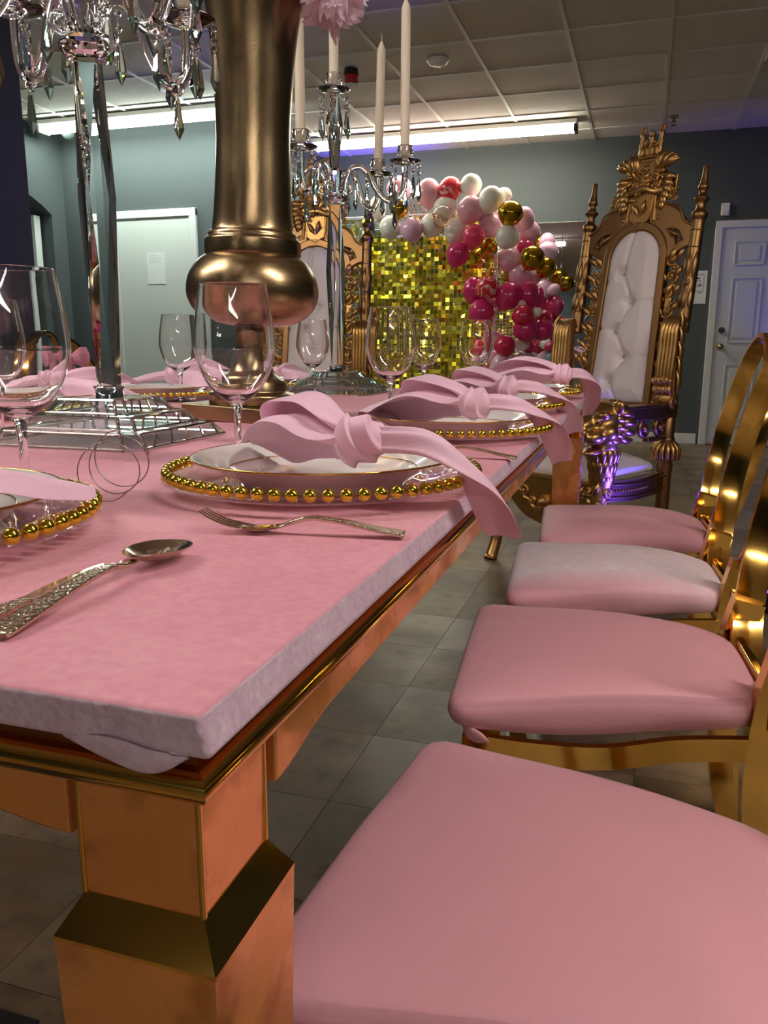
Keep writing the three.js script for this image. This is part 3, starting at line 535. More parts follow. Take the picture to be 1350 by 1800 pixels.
for (const [x, z, l, s] of [
  [-0.478, -0.905, 'empty wine glass in front of the gold vase, beside the nearest beaded charger', 1],
  [-0.478, -1.55, 'empty wine glass before the gold sequins, the left larger one of the overlapping pair', 1],
  [-0.6, -2.27, 'empty wine glass before the gold sequins, the smaller one behind the larger of the pair', 1],
  [-0.47, -2.36, 'tall slim wine glass in front of the magenta balloons', 0.99],
  [-1.13, -1.84, 'empty wine glass in front of the pale door, left of the gold vase', 1],
  [-0.955, -2.3, 'small looking wine glass right of the gold vase, before the left throne', 1],
  [-0.985, -1.06, 'empty wine glass seen through the large glass at the left edge', 0.97],
]) { const g = copy(glass0, l, [x, TOP, z], 0); g.scale.set(s, s, s); }

// cutlery: lofted along the length, hammered handles
function handle(pts, W, th) { return loft(pts, (t, a) => { const c = Math.cos(a), s = Math.sin(a), e = 0.45; return [W(t) * Math.sign(c) * Math.pow(Math.abs(c), e), th(t) * Math.sign(s) * Math.pow(Math.abs(s), e)]; }, { n: 40, m: 24, length: 0.1 }); }
function fork(label, pos, turn) {
  const t = thing('fork', label, 'fork', pos, turn, 'silver gold forks with hammered handles');
  const neck = handle([[-0.03, 0.0045, 0], [-0.018, 0.0085, 0], [-0.006, 0.0125, 0], [0.004, 0.0135, 0]], ramp([[0, 0.006], [0.4, 0.0028], [1, 0.0036]]), ramp([[0, 0.0011], [0.5, 0.0019], [1, 0.0018]]));
  const palm = loft([[-0.058, 0.0038, 0], [-0.048, 0.0022, 0], [-0.038, 0.0026, 0], [-0.029, 0.0049, 0]], (q, a) => [ramp([[0, 0.0098], [0.6, 0.0105], [1, 0.0055]])(q) * Math.cos(a), 0.0009 * Math.sin(a) + 0.0016 * Math.cos(a) * Math.cos(a)], { n: 20, m: 20 });
  part('fork_head', [neck, palm], M.cutlery, t);
  for (let k = 0; k < 4; k++) { const z = -0.0078 + k * 0.0052; part('tine', loft([[-0.056, 0.0045, z], [-0.07, 0.0072, z * 0.99], [-0.083, 0.0122, z * 0.97], [-0.091, 0.0168, z * 0.95]], (q, a) => [lerp(0.0018, 0.0008, q) * Math.cos(a), lerp(0.0011, 0.0006, q) * Math.sin(a)], { n: 12, m: 8 }), M.cutlery, t); }
  part('handle', handle([[0.0, 0.0135, 0], [0.025, 0.0108, 0], [0.05, 0.006, 0], [0.072, 0.0028, 0]], ramp([[0, 0.0036], [0.5, 0.0058], [1, 0.0085]]), ramp([[0, 0.0018], [1, 0.0017]])), M.hammered, t);
  return t;
}
const fork0 = fork('fork with a hammered handle lying below the nearest chair-side plate', [-0.24, TOP + 0.0006, -0.574], 0.16);
copy(fork0, 'fork beside the second chair-side plate, mostly hidden by the napkin tail', [-0.222, TOP + 0.0006, -1.045], -0.05);
copy(fork0, 'fork beside the third chair-side plate', [-0.24, TOP + 0.0006, -1.545], -0.05);
{
  const t = thing('spoon', 'spoon with a hammered handle lying on the pad across the knife', 'spoon', [-0.3075, TOP, -0.4], -Math.PI / 2 + 0.02);
  // local +x runs from bowl to handle end along +z of the table
  const n = 22, m = 40, pos = [], idx = [];
  for (const k of [0, 1]) for (let i = 0; i <= n; i++) for (let j = 0; j <= m; j++) { const r = i / n, a = (j / m) * Math.PI * 2; const ex = 0.031 * r * Math.cos(a), ez = 0.0195 * r * Math.sin(a) * (1 - 0.18 * Math.cos(a)); pos.push(-0.062 + ex, 0.0118 - 0.0085 * (1 - r * r) - (k ? 0.0012 * (1 - 0.7 * r) : 0) + 0.0018 * r * Math.cos(a), ez); }
  const S = (n + 1) * (m + 1); for (const k of [0, 1]) for (let i = 0; i < n; i++) for (let j = 0; j < m; j++) { const a = k * S + i * (m + 1) + j, b = a + m + 1; k ? idx.push(a, b, a + 1, b, b + 1, a + 1) : idx.push(a, a + 1, b, b, a + 1, b + 1); }
  for (let j = 0; j < m; j++) { const a = n * (m + 1) + j, b = S + a; idx.push(a, a + 1, b, b, a + 1, b + 1); }
  const g = new THREE.BufferGeometry(); g.setAttribute('position', new THREE.Float32BufferAttribute(pos, 3)); g.setIndex(idx); g.computeVertexNormals();
  part('bowl', [g, handle([[-0.034, 0.0098, 0], [-0.024, 0.0095, 0], [-0.012, 0.0112, 0]], ramp([[0, 0.0055], [1, 0.0034]]), ramp([[0, 0.0012], [1, 0.002]]))], M.cutlery, t);
  part('handle', handle([[-0.014, 0.0112, 0], [0.01, 0.0118, 0], [0.05, 0.0072, 0], [0.09, 0.0026, 0]], ramp([[0, 0.0034], [0.5, 0.0062], [1, 0.0088]]), ramp([[0, 0.002], [1, 0.0018]])), M.hammered, t);
  const k = thing('knife', 'dinner knife lying under the spoon, its handle leaving the frame at the left', 'knife', [-0.331, TOP, -0.36], -Math.PI / 2 + 0.05);
  const b = new THREE.Shape(); b.moveTo(-0.085, -0.004); b.quadraticCurveTo(-0.07, -0.0075, -0.04, -0.0078); b.quadraticCurveTo(-0.015, -0.008, 0, -0.0038); b.lineTo(0, 0.0038); b.lineTo(-0.06, 0.0044); b.quadraticCurveTo(-0.078, 0.0035, -0.085, -0.004);
  part('blade', plate2(b, 0.0008, 0.0005).rotateX(-Math.PI / 2).translate(0, 0.0012, 0), M.cutlery, k);
  part('handle', handle([[-0.003, 0.0025, 0], [0.03, 0.0032, 0], [0.1, 0.003, 0]], ramp([[0, 0.0042], [0.4, 0.0068], [1, 0.0082]]), ramp([[0, 0.0018], [1, 0.0028]])), M.hammered, k);
}
{
  const pts = []; for (let i = 0; i <= 96; i++) { const a = (i / 96) * Math.PI * 2 * 2.9; pts.push([0.0265 * Math.cos(a) + 0.004 * Math.sin(i * 0.05), 0.0272 + 0.012 * (1 - i / 96) + 0.0265 * Math.sin(a), -0.016 + 0.05 * (i / 96)]); }
  solo('wire_coil', tube(pts, 0.0006, 220, 6), M.wire, 'loose coil of thin silver wire standing on the pad before the crystal base', 'wire ring', [-0.483, TOP, -0.665], 0.35);
}
// ---------------------------------------------------------------- gold vase
{
  const v = thing('floor_vase', 'tall antique gold trumpet vase with a bulging base on a square block', 'vase', [-0.745, TOP, -1.475]); v.rotation.z = -0.036;
  const b = part('block', at(box(0.2, 0.03, 0.2, 0, 0.015, 0, 0.004), 0, 0, 0, 0, -0.12), M.brass, v);
  part('foot', lathe([[0, 0.029], [0.083, 0.029], [0.086, 0.032], [0.086, 0.047], [0.083, 0.052], [0.071, 0.054], [0.069, 0.058], [0.067, 0.072], [0.062, 0.078], ...smooth([[0.061, 0.079], [0.046, 0.089], [0.036, 0.11], [0.0325, 0.14], [0.036, 0.175]], 14), [0, 0.178]], 72), M.brass, v);
  part('bulb', lathe([[0, 0.178], [0.036, 0.178], [0.06, 0.182], ...smooth([[0.075, 0.184], [0.105, 0.2], [0.122, 0.222], [0.1275, 0.247], [0.122, 0.275], [0.106, 0.3], [0.09, 0.312]], 28)], 96), M.brass, v);
  const W = 0.004, out = smooth([[0.0825, 0.353], [0.078, 0.362], [0.0738, 0.4], [0.0698, 0.48], [0.0688, 0.53], [0.071, 0.59], [0.0765, 0.664], [0.082, 0.711], [0.0905, 0.758], [0.108, 0.83], [0.134, 0.9]], 44);
  part('trumpet', lathe([[0.0905, 0.311], [0.0925, 0.316], [0.092, 0.338], [0.09, 0.342], [0.087, 0.343], [0.086, 0.347], [0.0855, 0.352], ...out, [0.138, 0.904], [0.134, 0.906], ...out.slice().reverse().map(([r, y]) => [r - W, y])], 96), M.brass, v);
  // silk flowers in its mouth; one head hangs over the rim toward the chairs
  const f = thing('silk_flowers', 'pale pink silk flowers spilling over the rim of the gold vase', 'flowers', [-0.742, TOP, -1.475]);
  const petal = (s) => { const n = 8, g = new THREE.PlaneGeometry(0.03, 0.04, n, n); const p = g.attributes.position; for (let i = 0; i < p.count; i++) { const x = p.getX(i) / 0.015, y = p.getY(i) / 0.02; const w = 0.25 + 0.75 * Math.sqrt(Math.max(0, 1 - Math.pow((y - 0.15) * 0.87, 2))); p.setXYZ(i, x * 0.016 * w * s, (y + 1) * 0.02 * s * (y > 0.8 ? 1 + 0.12 * Math.sin(x * 7) : 1), (0.006 * x * x + 0.008 * (y + 1) * (y + 1) * 0.5 + 0.0025 * Math.sin(x * 5)) * s); } g.computeVertexNormals(); return g; };
  for (const [bx, by, bz, R] of [[0.192, 0.762, 0.03, 0.052], [0.2, 0.83, 0.06, 0.05], [0.155, 0.742, -0.045, 0.034], [0.18, 0.86, -0.04, 0.05], [0.1, 0.98, 0.02, 0.06], [0.0, 1.0, 0.06, 0.065], [-0.08, 0.98, 0.0, 0.06], [0.03, 0.98, -0.08, 0.06]]) {
    const list = []; for (let i = 0; i < 46; i++) { const y = 1 - 2 * (i + 0.5) / 46, a = i * 2.39996, r = Math.sqrt(1 - y * y); const d = V(r * Math.cos(a), y, r * Math.sin(a)); const q = new THREE.Quaternion().setFromUnitVectors(V(0, 1, 0), d).multiply(new THREE.Quaternion().setFromAxisAngle(V(0, 1, 0), rr(0, 6.3))).multiply(new THREE.Quaternion().setFromAxisAngle(V(1, 0, 0), rr(-0.9, 0.9))); const s = rr(0.9, 1.35) * R / 0.052; list.push(petal(1).applyMatrix4(new THREE.Matrix4().compose(V(bx, by, bz).addScaledVector(d, R * rr(0.2, 0.62)), q, V(s, s, s)))); }
    part('blossom', list, M.petal, f);
    part('stem', tube([[bx * 0.95, by, bz * 0.9], [bx * 0.92, Math.max(by, 0.87) + 0.03, bz * 0.6], [bx * 0.5, 0.97, bz * 0.3], [bx * 0.15, 0.8, 0], [0, 0.4, 0]], 0.003, 20, 6), std({ color: 0x6d8a58, roughness: 0.7 }), f);
  }
}

// ---------------------------------------------------------------- crystal candelabra
const dropGeo = (() => { const g = lathe([[0, 0.003], [0.0022, 0], [0.0036, -0.004], [0.0088, -0.047], [0.0062, -0.053], [0, -0.066]], 6).toNonIndexed(); g.deleteAttribute('normal'); g.computeVertexNormals(); return g; })();
const gemGeo = (() => { const g = new THREE.OctahedronGeometry(0.0066, 1).scale(0.9, 1, 0.75).toNonIndexed(); g.computeVertexNormals(); return g; })();
const linkGeo = new THREE.TorusGeometry(0.0052, 0.0005, 6, 18);
function pendant(parent, x, y, z, n, spin) {
  const p = new THREE.Group(); p.name = 'pendant'; p.position.set(x, y, z); p.rotation.y = spin; parent.add(p);
  let h = -0.006; for (let i = 0; i < n; i++) { const b = part('bead', gemGeo, M.crystal, p); b.position.y = h - 0.006; const l = part('link', linkGeo, M.chrome, p); l.position.y = h - 0.0158; l.rotation.y = 0.9; h -= 0.0205; }
  const d = part('drop', dropGeo, M.crystal, p); d.position.y = h - 0.001; return p;
}
function flat(g) { g = g.index ? g.toNonIndexed() : g; g.deleteAttribute('normal'); g.computeVertexNormals(); return g; }
function cupGeo(y) { return [lathe([[0, y - 0.004], [0.012, y - 0.003], [0.03, y + 0.001], [0.044, y + 0.008], [0.046, y + 0.0098], [0.043, y + 0.0106], [0.028, y + 0.006], [0.01, y + 0.008], [0.009, y + 0.014], [0.015, y + 0.018], [0.0235, y + 0.026], [0.0245, y + 0.034], [0.0205, y + 0.043], [0.0225, y + 0.05], [0.0205, y + 0.051], [0.0155, y + 0.046], [0.0155, y + 0.018], [0, y + 0.017]], 20)]; }
function candelabra(label, x, z, turn, ARMS) {
  const c = thing('candelabra', label, 'candelabra', [x, TOP, z], turn, 'crystal candelabras along the table'); c.scale.y = 0.975;
  const sq = (a, b, y0, y1) => { const pts = []; for (const [s, y, k] of [[a, y0, 1], [a * 1.0, y0 + 0.003, 1], [b, y1, 1]]) for (const [i, j] of [[-1, -1], [1, -1], [1, 1], [-1, 1]]) { const ch = s * 0.08; pts.push(V(i * (s / 2 - ch), y, j * s / 2), V(i * s / 2, y, j * (s / 2 - ch))); } return flat(new ConvexGeometry(pts)); };
  part('lower_tier', sq(0.27, 0.236, 0.0, 0.022), M.tier, c); part('middle_tier', sq(0.205, 0.175, 0.0225, 0.043), M.tier, c); part('upper_tier', sq(0.145, 0.115, 0.0435, 0.066), M.tier, c);
  const bars = [];   // ground bevels along every edge of the tiers
  for (const [a, b, y0, y1] of [[0.27, 0.236, 0.001, 0.0215], [0.205, 0.175, 0.0235, 0.0425], [0.145, 0.115, 0.0445, 0.0655]]) for (let k = 0; k < 4; k++) {
    const q = (s, y, h) => { const c = s / 2, o = c * 0.84, p = [[o * h, c], [c, -o * h], [-o * h, -c], [-c, o * h]][k]; return V(p[0], y, p[1]); };
    const w = (y0 + y1) / 2; bars.push(loft([q(b, y1, -1), q(b, y1, 1)], (t, m) => [0.0035 * Math.cos(m), 0.0022 * Math.sin(m)], { n: 1, m: 6 }), loft([q(a, y0 + 0.002, -1), q(a, y0 + 0.002, 1)], (t, m) => [0.003 * Math.cos(m), 0.002 * Math.sin(m)], { n: 1, m: 6 }), loft([q(a, y0, 1), q(b, y1, 1)], (t, m) => [0.0028 * Math.cos(m), 0.0028 * Math.sin(m)], { n: 1, m: 6, up: V(1, 0, 0.3) }), loft([q(a, y0, -1), q(b, y1, -1)], (t, m) => [0.0028 * Math.cos(m), 0.0028 * Math.sin(m)], { n: 1, m: 6, up: V(1, 0, 0.3) }));
    if (k % 2) for (let i = -2; i <= 2; i++) bars.push(loft([q(a, y0 + 0.002, i * 0.4), q(b, y1 - 0.001, i * 0.4 + 0.22)], (t, m) => [0.0022 * Math.cos(m), 0.0016 * Math.sin(m)], { n: 1, m: 6, up: V(1, 0, 0.3) }));
  }
  part('bevel', bars.map((g) => flat(g)), M.crystal, c);
  part('collar', lathe([[0, 0.0662], [0.021, 0.0662], [0.021, 0.08], [0.0235, 0.081], [0.0235, 0.0845], [0, 0.0845]], 28), M.chrome, c);
  const shaft = (y0, y1, r0, rm, r1, k, a0) => { const pts = []; for (const [y, r, o] of [[y0, r0, 0], [(y0 * 0.4 + y1 * 0.6), rm, 0.5], [y1, r1, 0]]) for (let i = 0; i < k; i++) { const a = a0 + ((i + o) / k) * Math.PI * 2; pts.push(V(r * Math.cos(a), y, r * Math.sin(a))); } return flat(new ConvexGeometry(pts)); };
  part('column', shaft(0.085, 0.558, 0.0195, 0.0285, 0.0215, 4, 0.5), M.crystal, c);
  part('hub', [flat(lathe([[0, 0.5585], [0.028, 0.5585], [0.038, 0.571], [0.0395, 0.578], [0.03, 0.586], [0.0195, 0.588], [0.0215, 0.655], [0.0145, 0.66], [0, 0.66]], 12))], M.crystal, c);
  for (let k = 0; k < 4; k++) {
    const a = ARMS[k], e = V(Math.cos(a), 0, -Math.sin(a)), q = (r, y) => V(e.x * r, y, e.z * r);
    const arm = part('arm', [tube([q(0.018, 0.598), q(0.03, 0.632), q(0.052, 0.658), q(0.078, 0.66), q(0.1, 0.638), q(0.122, 0.598), q(0.148, 0.57), q(0.175, 0.568), q(0.195, 0.588), q(0.202, 0.62), q(0.203, 0.668)], 0.0092, 60, 14), tube([q(0.022, 0.6), q(0.034, 0.588), q(0.047, 0.594), q(0.046, 0.608), q(0.036, 0.61)], 0.0055, 20, 10), ball(0.011, e.x * 0.175, 0.563, e.z * 0.175)], M.crystal, c);
    const cup = part('candle_cup', cupGeo(0.668), M.crystal, arm); cup.position.set(e.x * 0.203, 0, e.z * 0.203);
    for (let i = 0; i < 5; i++) { const b = a + 0.35 + i * Math.PI * 0.4; pendant(arm, e.x * 0.203 + 0.042 * Math.cos(b), 0.677, e.z * 0.203 - 0.042 * Math.sin(b), i % 2 ? 3 : 2, b); }
    pendant(arm, e.x * 0.175, 0.556, e.z * 0.175, 0, a);
    pendant(arm, e.x * 0.06, 0.652, e.z * 0.06, 2, a);
  }
  part('centre_prism', shaft(0.6605, 0.862, 0.012, 0.0265, 0.012, 4, 0.1), M.crystal, c);
  const top = part('centre_cup', cupGeo(0.866), M.crystal, c);
  for (let i = 0; i < 6; i++) { const b = 0.3 + i * Math.PI / 3; pendant(top, 0.042 * Math.cos(b), 0.875, 0.042 * Math.sin(b), 3, b); }
  return c;
}
const cand0 = candelabra('crystal candelabra nearest, rising out of the top left of the frame', -0.79, -1.08, 0.0, [-0.42, 1.33, 2.74, 4.27]);
const cand1 = candelabra('smaller looking crystal candelabra with five tall candles beyond the gold vase', -0.89, -2.33, 0.02, [0.204, 1.2, 3.346, 4.6]);
function candle(label, x, y, z, h, lean = 0) {
  const c = thing('taper_candle', label, 'candle', [x, y, z], 0, 'tall ivory taper candles'); c.rotation.z = lean;
  part('wax', lathe([[0, 0], [0.0135, 0], [0.0135, 0.01], [0.0128, h - 0.03], [0.011, h - 0.018], [0.004, h - 0.001], [0.0015, h + 0.003], [0, h + 0.003]], 24), M.wax, c);
  part('wick', tube([[0, h, 0], [0.001, h + 0.012, 0], [-0.003, h + 0.024, 0]], 0.0011, 10, 6), M.wick, c);
}
const armAt = (cx, cz, k, turn) => { const a = k; return [cx + 0.203 * Math.cos(a), TOP + 0.686 * 0.975, cz - 0.203 * Math.sin(a)]; };
{
  const L = ['tallest looking ivory candle on the front right arm of the far candelabra', 'shorter looking ivory candle on the back right arm of the far candelabra', 'ivory candle on the back left arm of the far candelabra, hidden by the vase', 'ivory candle close beside the rim of the gold vase'];
  for (let k = 0; k < 4; k++) candle(L[k], ...armAt(-0.89, -2.33, [0.224, 1.22, 3.366, 4.62][k]), [0.41, 0.36, 0.41, 0.4][k], k === 1 ? -0.03 : 0);
  candle('ivory candle on the centre of the far candelabra, its top behind the flowers', -0.89, TOP + 0.884 * 0.975, -2.33, 0.42);
  candle('ivory candle on the near candelabra beside the gold vase, mostly above the frame', ...armAt(-0.79, -1.08, 1.33), 0.42);
}

// ---------------------------------------------------------------- balloons and the gold sequin wall
{
  const w = thing('sequin_wall', 'standing backdrop covered in shimmering square gold sequins behind the balloons', 'backdrop', [-2.12, 0, -7.66]);
  const W = 1.5, H = 2.1;
  part('frame', [box(0.03, H, 0.03, -W / 2 - 0.015, H / 2, 0, 0.006), box(0.03, H, 0.03, W / 2 + 0.015, H / 2, 0, 0.006), box(W + 0.06, 0.03, 0.03, 0, H + 0.015, 0, 0.006), box(W + 0.06, 0.03, 0.03, 0, 0.02, 0, 0.006), box(0.4, 0.02, 0.5, -W / 2, 0.011, 0, 0.004), box(0.4, 0.02, 0.5, W / 2, 0.011, 0, 0.004)], M.trim, w);
  const bars = []; for (let i = 1; i < 40; i++) bars.push(box(0.004, H - 0.01, 0.004, -W / 2 + (i * W) / 40, H / 2 + 0.01, 0)); for (let j = 1; j < 56; j++) bars.push(box(W, 0.004, 0.004, 0, 0.03 + (j * (H - 0.03)) / 56, 0.001));
  const g = part('white_grid', bars, M.trim, w); g.userData.kind = 'stuff';
  const N = 40 * 56, im = new THREE.InstancedMesh(new THREE.BoxGeometry(0.031, 0.031, 0.0006), M.sequin, N), d = new THREE.Object3D(), col = new THREE.Color(); let k = 0;
  for (let j = 0; j < 56; j++) for (let i = 0; i < 40; i++) {
    const fx = i / 40, fy = j / 56, bare = (fx < 0.16 || fy > 0.9) && rnd() < (fx < 0.16 ? 0.3 : 0.5) ;
    d.position.set(-W / 2 + (i + 0.5) * W / 40, 0.045 + (j + 0.5) * (H - 0.03) / 56 - 0.004, 0.009 + rr(0, 0.004)); const q = g1(fx, fy, 7, 3) - 0.5; d.rotation.set(rr(-0.35, 0.3) + q * 0.9, rr(-0.4, 0.4) + (g3(fx, fy, 9, 2) - 0.5) * 0.7, rr(-0.08, 0.08)); d.scale.setScalar(bare ? 0.3 : rr(1.08, 1.25)); d.updateMatrix(); im.setMatrixAt(k, d.matrix);
    col.setHSL(0.135 + rr(-0.012, 0.018), 0.9, rr(0.36, 0.56)); im.setColorAt(k, col); k++;
  }
  im.name = 'sequins'; im.userData.kind = 'stuff'; im.castShadow = im.receiveShadow = true; w.add(im);
  M.sequin.color.set(0xffffff);
}
{
  const shell = (c, o = {}) => phy({ color: c, roughness: 0.22, clearcoat: 0.5, clearcoatRoughness: 0.1, ...o });
  const C = { P: shell(0xf9b6c5), W: shell(0xf6f1e4), L: shell(0xe9b4cd, { sheen: 0.3, sheenColor: new THREE.Color(1, 0.9, 1) }), H: shell(0xf0436d), M: shell(0xd42b6e), D: shell(0xd8224d), B: shell(0x96a2bb), G: metal(0xcaa42c, 0.16), R: shell(0xffffff, { map: T.marble }), C: phy({ color: 0xfff4f2, roughness: 0.03, transmission: 1, thickness: 0, ior: 1.25 }) };
  C.R.map = rep(T.marble, 1);
  const body = lathe(smooth([[0.0, 1.0], [0.35, 0.945], [0.72, 0.7], [0.97, 0.25], [0.99, -0.12], [0.8, -0.6], [0.45, -0.95], [0.14, -1.13], [0.04, -1.2], [0, -1.2]], 26).reverse(), 28);
  const knot = [lathe([[0, -1.17], [0.05, -1.19], [0.045, -1.24], [0.1, -1.31], [0.09, -1.325], [0, -1.28]], 12)].map(clean)[0];
  const flake = new THREE.CircleGeometry(0.06, 6);
  const flakes = (() => { const l = []; for (let i = 0; i < 150; i++) { const y = rr(-0.95, 0.35), a = rr(0, 6.28), r = Math.sqrt(Math.max(0, 1 - y * y)) * 0.93; const n = V(r * Math.cos(a), y, r * Math.sin(a)); l.push(at(flake.clone(), n.x * 0.96, n.y * 0.96, n.z * 0.96, rr(0, 6), rr(0, 6), 0, rr(0.6, 1.1))); } return mg(l); })();
  const flakeMat = metal(0xd9b17a, 0.2, { side: THREE.DoubleSide });
  const cx = -1.95, cy = 1.3;
  for (const row of BALLOONS.trim().split('\n')) {
    const [nums, label] = row.split('|'), [k, x, y, z, rx, ry] = nums.split(' ');
    const b = thing('balloon', label, 'balloon', [+x, +y, +z], 0, 'balloons of the arch by the gold sequin wall');
    b.scale.set(+rx * 1.05, +ry * 0.97, +rx * 1.05); const tilt = Math.atan2(+x - cx, +y - cy); b.rotation.set(rr(-0.25, 0.25), rr(0, 6), 0); b.rotation.order = 'ZXY'; b.rotation.z = Math.abs(rx - ry) < 0.02 ? -tilt * 0.6 + rr(-0.3, 0.3) : 0;
    part('skin', body, C[k], b); part('tied_neck', knot, C[k], b); if (k === 'C') { const f = part('confetti', flakes, flakeMat, b); f.userData.kind = 'stuff'; }
  }
}
// ---------------------------------------------------------------- gold chairs with pink seats
function cushionGeo(fw, bw, d, yb, yt, crown, wavy) {   // soft seat: rings of a rounded trapezoid
  const N = 96, out = []; const cr = 0.036;
  const s = new THREE.Shape(); const c = [[-fw, d], [fw, d], [bw, -d], [-bw, -d]];
  for (let i = 0; i < 4; i++) { const a = c[i], p = c[(i + 3) % 4], n = c[(i + 1) % 4], r = i < 2 ? cr : cr * 2.2; const u = (q) => { const dx = q[0] - a[0], dy = q[1] - a[1], l = Math.hypot(dx, dy); return [a[0] + dx / l * r, a[1] + dy / l * r]; }; const e = u(p), f = u(n); i ? s.lineTo(...e) : s.moveTo(...e); s.quadraticCurveTo(...a, ...f); }
  s.closePath(); const o = s.getSpacedPoints(N);
  const H = yt - yb, rings = [[0.965, yb, 0], [0.99, yb + 0.004, 0], [1.008, yb + H * 0.3, 0], [1.012, yb + H * 0.55, 0], [1.0, yb + H * 0.78, 0], [0.965, yb + H * 0.93, 0.1], [0.91, yt, 0.25], [0.8, yt + crown * 0.35, 0.6], [0.6, yt + crown * 0.72, 1], [0.35, yt + crown * 0.93, 1], [0.12, yt + crown, 1], [0, yt + crown, 1]];
  const pos = [], uv = [], idx = [];
  for (const [k, y, w] of rings) for (let j = 0; j <= N; j++) {
    const p = o[j % N], x = p.x * k, z = p.y * k, q = z / d;
    const wave = wavy * (0.55 * Math.cos(q * 2.6 + 0.5) - 0.35) * (1 - 0.55 * (1 - Math.min(1, Math.abs(x) / bw)));
    const low = y < yb + H * 0.5 ? -wavy * 0.55 * Math.sin(q * 3.3 + 0.7) * Math.abs(x) / fw : 0;
    pos.push(x, y + wave * (y - yb) / H + low + 0.0009 * Math.sin(x * 60 + z * 31) * (k < 0.9 ? 1 : 0), z); uv.push(x, z);
  }
  const W = N + 1; for (let i = 0; i < rings.length - 1; i++) for (let j = 0; j < N; j++) { const a = i * W + j, b = a + W; idx.push(a, b, a + 1, b, b + 1, a + 1); }
  const g = new THREE.BufferGeometry(); g.setAttribute('position', new THREE.Float32BufferAttribute(pos, 3)); g.setAttribute('uv', new THREE.Float32BufferAttribute(uv, 2)); g.setIndex(idx); g.computeVertexNormals();
  const n = g.attributes.normal; for (let i = 0; i < rings.length; i++) { const a = i * W, b = a + N; const q = V(n.getX(a) + n.getX(b), n.getY(a) + n.getY(b), n.getZ(a) + n.getZ(b)).normalize(); n.setXYZ(a, q.x, q.y, q.z); n.setXYZ(b, q.x, q.y, q.z); }
  if (n.getY(9 * W) < 0) { g.setIndex(idx.map((_, i) => idx[i - (i % 3) + [0, 2, 1][i % 3]])); g.computeVertexNormals(); }
  return g;
}
function bandRing(rx, ry, depth, thick, lean) {           // flat metal band bent to an oval, standing on edge
  const n = 72, pos = [], idx = []; const prof = [[-1, -1], [-0.9, 1], [0.9, 1], [1, -1]];
  const P = [[0, -0.5], [0.04, -0.5], [0.5, -0.46], [0.5, 0.46], [0.46, 0.5], [-0.46, 0.5], [-0.5, 0.46], [-0.5, -0.46], [-0.46, -0.5], [0, -0.5]];
  for (let i = 0; i <= n; i++) { const a = (i / n) * Math.PI * 2, ca = Math.cos(a), sa = Math.sin(a), nx = ca / rx, ny = sa / ry, l = Math.hypot(nx, ny); for (const [u, v] of P) { const x = rx * ca + nx / l * v * thick, y = ry * sa + ny / l * v * thick; pos.push(x, y, u * depth - lean * y); } }
  const W = P.length; for (let i = 0; i < n; i++) for (let j = 0; j < W - 1; j++) { const a = i * W + j, b = a + W; idx.push(a, a + 1, b, b, a + 1, b + 1); }
  const g = new THREE.BufferGeometry(); g.setAttribute('position', new THREE.Float32BufferAttribute(pos, 3)); g.setIndex(idx);
  const q = g.toNonIndexed(); q.computeVertexNormals(); return creased(q);
}
function bandPath(pts, h, th) { // flat band swept along a path, h high
  return creased((() => { const g = loft(pts, (t, a) => { const i = Math.floor(((a + Math.PI / 4) / (Math.PI * 2)) * 4) % 4; const c = Math.cos(a), s = Math.sin(a), k = Math.max(Math.abs(c), Math.abs(s)); return [(c / k) * th / 2, (s / k) * h / 2]; }, { n: 28, m: 8 }).toNonIndexed(); g.computeVertexNormals(); return g; })());
}
const seatGeo = boxUV(cushionGeo(0.226, 0.145, 0.214, 0.43, 0.487, 0.016, 0.013));
